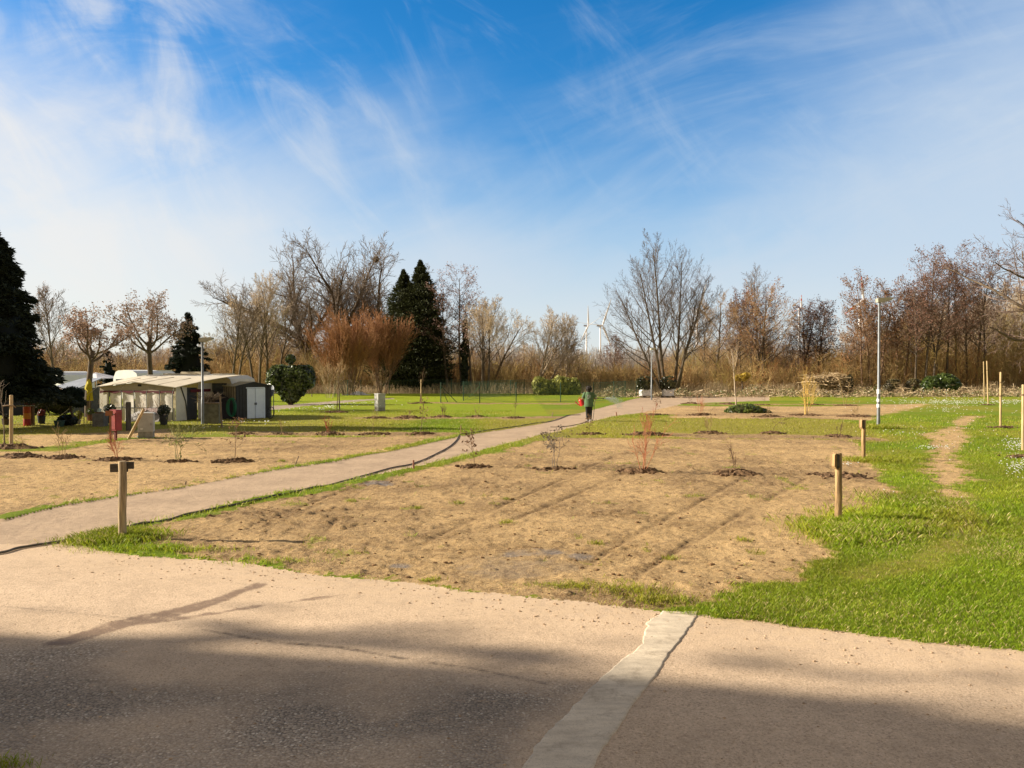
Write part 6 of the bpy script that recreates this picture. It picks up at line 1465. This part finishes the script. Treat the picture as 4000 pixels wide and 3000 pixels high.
# ================================================================ PERSON, WATERING CAN, SPRAY
def remesh(mb, vox, name, m, parent, sm=6):
    me = bpy.data.meshes.new('t'); me.from_pydata(mb.v, [], mb.f)
    bm = bmesh.new(); bm.from_mesh(me); bmesh.ops.recalc_face_normals(bm, faces=bm.faces[:]); bm.to_mesh(me); bm.free()
    o = bpy.data.objects.new('t', me); COL.objects.link(o)
    r = o.modifiers.new('r', 'REMESH'); r.mode = 'VOXEL'; r.voxel_size = vox
    s = o.modifiers.new('s', 'SMOOTH'); s.iterations = sm; s.factor = .5
    dg_ = bpy.context.evaluated_depsgraph_get(); n = bpy.data.meshes.new_from_object(o.evaluated_get(dg_)); n.name = name
    bpy.data.objects.remove(o); bpy.data.meshes.remove(me)
    n.materials.clear(); n.materials.append(m); n.polygons.foreach_set('use_smooth', np.ones(len(n.polygons), dtype=bool))
    return link(bpy.data.objects.new(name, n), parent)
def person():
    p = GB(2300, 1647); SK = mat('skin', (.20, .105, .065), .55, .12, 6)
    sh, hip = 1.335, .86
    A = dict(shR=Vector((.185, 0, 1.33)), elR=Vector((.29, .06, 1.08)), wrR=Vector((.36, .30, 1.08)), shL=Vector((-.185, 0, 1.33)), elL=Vector((-.30, -.02, 1.06)), wrL=Vector((-.24, .20, .93)),
             hpR=Vector((.09, 0, .86)), knR=Vector((.085, .05, .46)), anR=Vector((.075, -.03, .075)), hpL=Vector((-.09, 0, .86)), knL=Vector((-.075, .03, .46)), anL=Vector((-.06, .04, .075)))
    mb = MB()
    mb.tube([(0, 0, .80), (0, 0, .92), (0, .0, 1.08), (0, 0, 1.24), (0, 0, 1.34), (0, 0, 1.39)], [(.15, .10), (.165, .115), (.14, .10), (.17, .11), (.15, .09), (.06, .06)], 16)
    mb.tube([(0, 0, 1.34), (0, .01, 1.46)], [.055, .05], 10)
    mb.ell((0, .015, 1.535), (.078, .095, .112), 16, 12)
    mb.ell((0, .115, 1.52), (.014, .022, .024), 8, 6)                        # nose
    mb.ell((0, .098, 1.475), (.026, .012, .010), 8, 5)                       # mouth
    for s_ in (-1, 1): mb.ell((s_*.03, .098, 1.545), (.014, .010, .009), 8, 5); mb.ell((s_*.08, .0, 1.53), (.012, .024, .034), 8, 6)
    for s_, k in ((1, 'R'), (-1, 'L')):
        mb.tube([A['sh'+k], A['sh'+k].lerp(A['el'+k], .5), A['el'+k]], [.052, .046, .039], 10); mb.ell(A['sh'+k], (.055, .055, .055)); mb.ell(A['el'+k], (.039, .039, .039))
        mb.tube([A['el'+k], A['el'+k].lerp(A['wr'+k], .4), A['wr'+k]], [.039, .037, .026], 10)
        mb.tube([A['hp'+k], A['kn'+k], A['kn'+k].lerp(A['an'+k], .35), A['an'+k]], [.085, .055, .055, .038], 10); mb.ell(A['kn'+k], (.055, .055, .055))
        mb.tube([A['an'+k], A['an'+k]+Vector((.0, .13, -.035))], [.038, .03], 8)
        # hand: palm, four bent fingers of different length, thumb from the side
        w = A['wr'+k]; fwd = (w-A['el'+k]).normalized(); side = Vector((0, 0, 1)) if k == 'R' else Vector((0, .7, .7)).normalized(); side = (side-fwd*side.dot(fwd)).normalized(); nrm = fwd.cross(side)
        pc = w+fwd*.055; mb.tube([w, w+fwd*.03, w+fwd*.085], [(.022, .028), (.018, .038), (.014, .040)], 10)
        for i, ln in enumerate((.072, .080, .075, .060)):
            b0 = w+fwd*.082+side*(.027-.018*i); c1 = b0+fwd*ln*.45-nrm*.006; c2 = c1+fwd*ln*.18-nrm*ln*.34; c3 = c2-fwd*ln*.22-nrm*ln*.16
            mb.tube([b0-fwd*.02, b0, c1, c2, c3], [.0095, .0095, .0088, .0080, .0068], 7)
        th = w+fwd*.03+side*.034; mb.tube([th-side*.012, th+side*.014+fwd*.022-nrm*.008, th+side*.012+fwd*.048-nrm*.022], [.013, .0115, .009], 7)
    root = remesh(mb, .0065, 'person', SK, None, 4); root.location = p; root.rotation_euler = (0, 0, R(-6))
    tag(root, 'person seen from behind on the path in a green T-shirt and black trousers, spraying water', 'person')
    # T-shirt: loose, hem below the hips, short sleeves
    mb = MB(); mb.tube([(0, 0, .70), (0, 0, .78), (0, 0, .95), (0, 0, 1.15), (0, 0, 1.28), (0, 0, 1.36), (0, 0, 1.405)], [(.225, .165), (.222, .163), (.21, .150), (.21, .142), (.205, .135), (.165, .108), (.075, .075)], 20)
    for k in 'RL': mb.tube([A['sh'+k]+Vector((0, 0, .0)), A['sh'+k].lerp(A['el'+k], .8)], [.078, .080], 12); mb.ell(A['sh'+k], (.078, .078, .07))
    shirt = remesh(mb, .013, 't_shirt', mat('shirt_green', (.085, .15, .075), .85, .2, 6, bump=.3), root, 5)
    # white print on the back: irregular marks on the cloth
    wh = mat('shirt_print', (.62, .64, .60), .8, .1, 6); rng = np.random.default_rng(8); mb = MB()
    for r_ in range(6):
        for c in range(6):
            if (r_ in (0, 5) and c in (0, 5)) or rng.random() < .22: continue
            x = (c-2.5)*.032+rng.normal(0, .006); z = 1.08+r_*.036+rng.normal(0, .004); w_ = rng.uniform(.010, .019); h_ = rng.uniform(.008, .017)
            y = -.149 + .9*x*x + max(0, z-1.15)*.06
            mb.box((x, y, z), (w_*1.5, .008, h_*1.5), rng.normal(0, .2), bev=.003)
    mb.build('back_print', wh, shirt)
    mb = MB()
    for k in 'RL': mb.tube([A['hp'+k]+Vector((0, 0, .05)), A['hp'+k].lerp(A['kn'+k], .45), A['kn'+k], A['kn'+k].lerp(A['an'+k], .4), A['an'+k]+Vector((0, 0, .015))], [.108, .092, .073, .068, .055], 12)
    mb.tube([(0, 0, .74), (0, 0, .86), (0, 0, .96)], [(.15, .115), (.185, .14), (.17, .13)], 16)
    remesh(mb, .012, 'trousers', mat('trouser_black', (.018, .017, .018), .8, .25, 6), root, 5)
    for k in 'RL':
        a = A['an'+k]; mb = MB(); mb.tube([a+Vector((0, -.055, -.045)), a+Vector((0, 0, -.035)), a+Vector((0, .08, -.045)), a+Vector((0, .165, -.055))], [(.040, .034), (.046, .044), (.046, .034), (.032, .022)], 10); mb.tube([a+Vector((0, -.01, -.03)), a+Vector((0, -.01, .03))], [.05, .052], 10)
        so_ = remesh(mb, .009, 'shoe', mat('shoe_grey', (.40, .39, .39), .6, .3, 10), root, 3)
        MB().box((a.x, a.y+.055, .012), (.088, .26, .026), bev=.01).build('sole', mat('sole_white', (.62, .61, .59), .6), so_)
    # hair: full rounded afro of small curls
    rng = np.random.default_rng(2); mb = MB(); mb.ell((0, -.005, 1.555), (.132, .125, .125), 14, 10); mb.ell((0, -.035, 1.47), (.10, .09, .10), 12, 8)
    for _ in range(170):
        d_ = rng.normal(0, 1, 3); d_ /= np.linalg.norm(d_)
        if d_[1] > .55 and d_[2] < .5: continue
        c = Vector((d_[0]*.13, -.008+d_[1]*.122, 1.55+d_[2]*.125)); q = rng.uniform(.016, .030); mb.ell(c, (q, q, q), 6, 5)
    remesh(mb, .010, 'hair', mat('hair_black', (.018, .012, .009), .75, .4, 30, bump=.8), root, 1)
    # --- held things
    Mw = Matrix.Translation(p) @ Matrix.Rotation(R(-6), 4, 'Z'); RC = mat('can_red', (.55, .03, .025), .35, .12, 4, spec=.5)
    t = thing('watering_can', 'bright red watering can held in the left hand of the person', 'watering can', Mw @ Vector((-.34, .13, .90)))
    t.rotation_euler = (0, R(-24), R(-6))
    MB().lathe([(.001, -.16), (.118, -.16), (.122, -.14), (.112, .10), (.09, .15), (.062, .165), (.055, .15), (.001, .12)], n=20).build('body', RC, t, smooth=True)
    MB().tube([(-.10, 0, -.12), (-.19, 0, -.02), (-.25, 0, .12), (-.27, 0, .16)], [.034, .025, .019, .019], 10).build('spout', RC, t, smooth=True)
    MB().tube([(.09, 0, .13), (.10, 0, .21), (.02, 0, .25), (-.07, 0, .21), (-.075, 0, .15)], .013, 8).build('top_handle', RC, t, smooth=True)
    MB().tube([(.10, 0, .10), (.18, 0, .06), (.18, 0, -.06), (.112, 0, -.10)], .013, 8).build('back_handle', RC, t, smooth=True)
    hand = Mw @ (A['wrR'] + (A['wrR']-A['elR']).normalized()*.10); tip = hand + Vector((.34, .10, -.005))
    t = thing('spray_nozzle', 'black spray lance held in the right hand of the person', 'spray nozzle', hand)
    MB().tube([(-.07, -.02, -.035), (0, 0, 0), (.09, .027, .002)], [.018, .019, .015], 10).build('grip', BLACK, t, smooth=True)
    MB().tube([(.08, .024, .002), (.26, .077, -.002)], [.011, .011], 8).tube([(.26, .077, -.002), (.34, .10, -.005)], [.017, .026], 10).build('barrel', mat('lance_grey', (.06, .065, .07), .4), t, smooth=True)
    foot = GB(2292, 1642); hp = [hand+Vector((-.07, -.02, -.035)), hand+Vector((-.13, -.06, -.2)), hand+Vector((-.16, -.14, -.6)), Vector((hand.x-.22, hand.y-.24, .12))]
    g2 = hose([(2306, 1640), (2270, 1655), (2230, 1664), (2187, 1668), (2150, 1668)], .022, '')
    tag(MB().tube(hp + [Vector((hand.x-.24, hand.y-.30, .03))] + g2, .014, 8).build('spray_hose', RUBBER, smooth=True), 'short hose trailing from the feet of the person across the path', 'hose')
    # spray: a fan of fine drops falling to the right
    rng = np.random.default_rng(5); S = []
    for _ in range(1500):
        a = rng.normal(0, .16); e = rng.normal(0, .17); v = Vector((math.cos(a), .5+math.sin(a), e)).normalized()*rng.uniform(3.2, 4.6); tt = rng.random()**1.1*.24
        q = tip + v*tt + Vector((0, 0, -4.9*tt*tt*.9)); vv = v+Vector((0, 0, -9.8*tt*.9)); e2 = q+vv*rng.uniform(.006, .02)
        if q.z < .03: continue
        r_ = .0022+.0045*tt; S.append((*q, *e2, r_, r_*.7))
    m = bpy.data.materials.new('water_drops'); N = NT(m); b = N.n('ShaderNodeBsdfPrincipled'); b.inputs['Base Color'].default_value = (.85, .9, .9, 1); b.inputs['Roughness'].default_value = .2; b.inputs['Alpha'].default_value = .55
    N.l(b.outputs[0], N.n('ShaderNodeOutputMaterial').inputs[0])
    o = seg_mesh('water_spray', S, 4, m); tag(o, 'fan of fine water drops leaving the spray lance over the path', 'water spray')
person()

# ================================================================ GRASS BLADES, DAISIES, CLODS
def grass_blades():
    rng = np.random.default_rng(10)
    def sample(n, x0, x1, y0, y1):
        x = rng.uniform(x0, x1, n); y = rng.uniform(y0, y1, n); return x, y
    ys, ts = G['ys'], G['ts']
    def look(arr, x, y):
        i = np.clip(np.searchsorted(ys, y), 1, len(ys)-1); j = np.clip(np.searchsorted(ts, x/(y+6)), 1, len(ts)-1); return arr[i, j]
    XS = []; 
    sets = []
    # (count, box, height, width, needs)
    for n, bx_, h, w in ((260000, (1.5, 9.5, 4.6, 11.5), .040, .0036), (150000, (2., 16, 11.5, 22), .050, .0075), (60000, (3., 26, 22, 42), .055, .022), (90000, (-8, 4, 9.5, 36), .07, .010), (60000, (-26, 0, 24, 46), .055, .020), (26000, (-6, 4, 5.5, 11), .05, .0055)):
        x, y = sample(n, *bx_); g = look(G['grass'], x, y); c = look(G['cls'], x, y); t2 = look(G['t2'], x, y)
        dens = np.clip((g-.25)*1.25, 0, 1)*(1-.75*np.clip(t2*1.8, 0, 1)); keep = (rng.random(n) < dens) & ((c == 0) | (c >= 4)) & (np.abs(x) < (y+6)*.94)
        ol = look(G['A']['straw'].reshape(G['X'].shape), x, y); keep &= rng.random(n) < (1-.55*ol)
        sets.append((x[keep], y[keep], np.full(keep.sum(), h), np.full(keep.sum(), w)))
    # thick clump by the right post, tufts around posts and along the verge
    def clump(px, py, rx, ry, n, h, w):
        cx, cy = gp(px, py); x = cx+rng.normal(0, rx, n); y = cy+rng.normal(0, ry, n); sets.append((x, y, np.full(n, h), np.full(n, w)))
    clump(3330, 2075, .35, .35, 6500, .10, .0045); clump(3480, 2040, .45, .5, 7500, .08, .0045); clump(3600, 1980, .4, .6, 5500, .085, .0065); clump(3330, 2110, .25, .22, 3500, .095, .0045)
    clump(3450, 1675, .35, .2, 900, .17, .014); clump(3410, 1800, .4, .25, 1500, .12, .009); clump(470, 2105, .28, .22, 4500, .085, .0045); clump(400, 2115, .30, .16, 1800, .075, .006); clump(640, 2150, .45, .08, 1300, .06, .006)
    clump(1080, 2195, .30, .08, 420, .05, .006); clump(1680, 2265, .06, .03, 160, .05, .006); clump(2210, 2290, .22, .08, 600, .05, .004); clump(2480, 2310, .25, .12, 700, .05, .004); clump(2580, 2350, .2, .1, 700, .06, .006)
    clump(15, 2985, .10, .05, 260, .05, .004)
    for px, py in ((1630, 1985), (1370, 1960), (1975, 1950), (1790, 1970), (2330, 2120), (1980, 2040), (1100, 1805), (2900, 2110), (2620, 2180)): clump(px, py, .06, .05, 90, .055, .007)
    x = np.concatenate([s[0] for s in sets]); y = np.concatenate([s[1] for s in sets]); h = np.concatenate([s[2] for s in sets]); w = np.concatenate([s[3] for s in sets]); n = len(x)
    z = look(G['z'], x, y)-.005; pat = fbm(x*.9, y*.9, 71, 4); gn = look(G['green'], x, y); lush = look(G['lush'], x, y)
    h = h*rng.uniform(.5, 1.35, n)*(.55+.9*pat)*(1+.25*lush); a = rng.uniform(0, 6.283, n); ln = rng.uniform(.15, .9, n)*h
    dx, dy = np.cos(a), np.sin(a); b = a+rng.normal(1.57, .6, n); bxx, byy = np.cos(b)*w*.5, np.sin(b)*w*.5
    V = np.stack([np.stack([x-bxx, y-byy, z], -1), np.stack([x+bxx, y+byy, z], -1), np.stack([x+dx*ln*.45+bxx*.7, y+dy*ln*.45+byy*.7, z+h*.6], -1), np.stack([x+dx*ln, y+dy*ln, z+h*.95], -1)], 1).reshape(-1, 3)
    k = np.clip(gn*.8+rng.normal(0, .22, n)+.15*lush, 0, 1)[:, None]
    c = np.array(BL_OLIVE)*(1-k)+np.array(BL_LUSH)*k; dry = (rng.random(n) < .05+.16*np.clip(fbm(x*.8, y*.8, 333, 3)-.45, 0, 1)*3)[:, None]; c = np.where(dry, np.array((.62, .50, .22)), c); patch = fbm(x*.55, y*.55, 301, 4); c = c*rng.uniform(.6, 1.25, (n, 1))*(.62+.76*patch)[:, None]
    o = mesh_np('grass', V, np.arange(4*n).reshape(-1, 4), vmat('grass_blade', .55, .45, spec=.25), cols=np.repeat(c, 4, 0)); tag(o, 'short green grass blades of the lawns and verges', 'grass', kind='stuff')
BL_OLIVE = (.36, .34, .034); BL_LUSH = (.235, .355, .012)
grass_blades()
def daisies():
    rng = np.random.default_rng(20); V = []; C = []
    spots = [(3700, 1572, 260, 12, 420), (3950, 1570, 160, 10, 180), (3700, 1600, 300, 25, 130), (3980, 1740, 70, 30, 110), (3975, 1830, 60, 35, 110), (3640, 1755, 80, 10, 45), (3300, 1820, 40, 10, 10), (3750, 1700, 260, 100, 34), (3600, 1980, 260, 120, 12), (1000, 1652, 110, 9, 26), (1240, 1600, 120, 9, 60), (1290, 1590, 30, 4, 30), (860, 1672, 130, 6, 12), (1420, 1580, 160, 10, 60), (3500, 1690, 150, 20, 25)]
    for px, py, sx, sy, n in spots:
        for _ in range(n):
            a = px+rng.normal(0, sx*.5); b_ = py+rng.normal(0, sy*.5)
            if a > 4060 or a < 0: continue
            x, y = gp(a, b_); z = ground_z(x, y)+.05; r_ = .009+.00042*y*rng.uniform(.4, 1.2)
            k = 6; 
            V.append([(x+r_*math.cos(q*6.283/k), y+r_*math.sin(q*6.283/k)*.9, z+r_*.5*math.sin(q*6.283/k)) for q in range(k)])
    n = len(V); o = mesh_np('daisies', np.array(V).reshape(-1, 3), np.arange(n*6).reshape(-1, 6), mat('daisy_white', (.80, .80, .76), .7, .05, 3)); tag(o, 'scattered white daisies in the lawns', 'daisies', kind='stuff')
daisies()
def clods():
    rng = np.random.default_rng(30); S = []; mb = MB(); n = 0
    for _ in range(1500):
        px = rng.uniform(300, 3350); py = rng.uniform(1760, 2330); x, y = gp(px, py)
        c = int(G['cls'][int(np.clip(np.searchsorted(G['ys'], y), 1, len(G['ys'])-1)), int(np.clip(np.searchsorted(G['ts'], x/(y+6)), 1, len(G['ts'])-1))])
        if c not in (4, 5): continue
        if fbm(np.array([x*.8]), np.array([y*.8]), 13, 3)[0] < .50+.08*rng.random(): continue
        s_ = .005+.020*rng.random()**2.2*(1+y*.02); mb.ell((x, y, ground_z(x, y)+s_*.15), (s_*rng.uniform(.8, 1.6), s_*rng.uniform(.7, 1.2), s_*.6), 6, 4)
    o = mb.build('soil_clods', mat('clod_brown', (.19, .115, .06), .95, .4, 20, spec=.1)); tag(o, 'small loose clods strewn over the soil beds', 'clods', kind='stuff')
clods()
def grit():
    rng = np.random.default_rng(44); mb = MB()
    ed = dg([(140, 1174), (276, 1197), (406, 1205), (536, 1215), (663, 1239), (873, 1255), (1013, 1276), (1188, 1293), (1328, 1312), (1508, 1327), (1800, 1363), (2212, 1405)])
    for _ in range(700):
        k = rng.integers(0, len(ed)-1); f = rng.random(); x = ed[k][0]*(1-f)+ed[k+1][0]*f; y = ed[k][1]*(1-f)+ed[k+1][1]*f - abs(rng.normal(0, .55)) + .05
        x += rng.normal(0, .1); s_ = .004+.011*rng.random()**3
        mb.ell((x, y, ground_z(x, y)+s_*.2), (s_*rng.uniform(.8, 1.6), s_*rng.uniform(.7, 1.2), s_*.6), 6, 4)
    for _ in range(500):
        x = rng.uniform(-5, 4.5); y = rng.uniform(4.4, 7.5); s_ = .003+.007*rng.random()**3; mb.ell((x, y, ground_z(x, y)+s_*.2), (s_*1.3, s_, s_*.6), 6, 4)
    o = mb.build('loose_grit', mat('grit_brown', (.42, .30, .20), .95, .5, 30, spec=.1)); tag(o, 'loose grit and crumbs of soil scattered over the road edge', 'grit', kind='stuff')
grit()

# ================================================================ TREES BESIDE THE CAMERA THAT SHADE THE ROAD
def shade_tree(x, y, H, ells, lab, seed, n=5200, size=.30):
    t = thing('broad_evergreen', lab, 'tree', (x, y, 0)); MB().tube([(0, 0, -.2), (0, 0, H*.6)], [.35, .2], 10).build('trunk', BK_D, t)
    leafy('crown', t, seed, ells, n, size, (.02, .035, .012), (.05, .075, .02), core=.92)
    return t
shade_tree(-30, 3.4, 16, [((0, 0, 8.8), (5.0, 5.6, 8.4)), ((1.5, 2.6, 6.5), (3, 2.8, 5.0)), ((0, -3.5, 6.5), (4, 4, 6.0)), ((-1, 3.2, 9.0), (2.4, 2.2, 2.4))], 'large dense tree standing left of the road, outside the frame', 91)
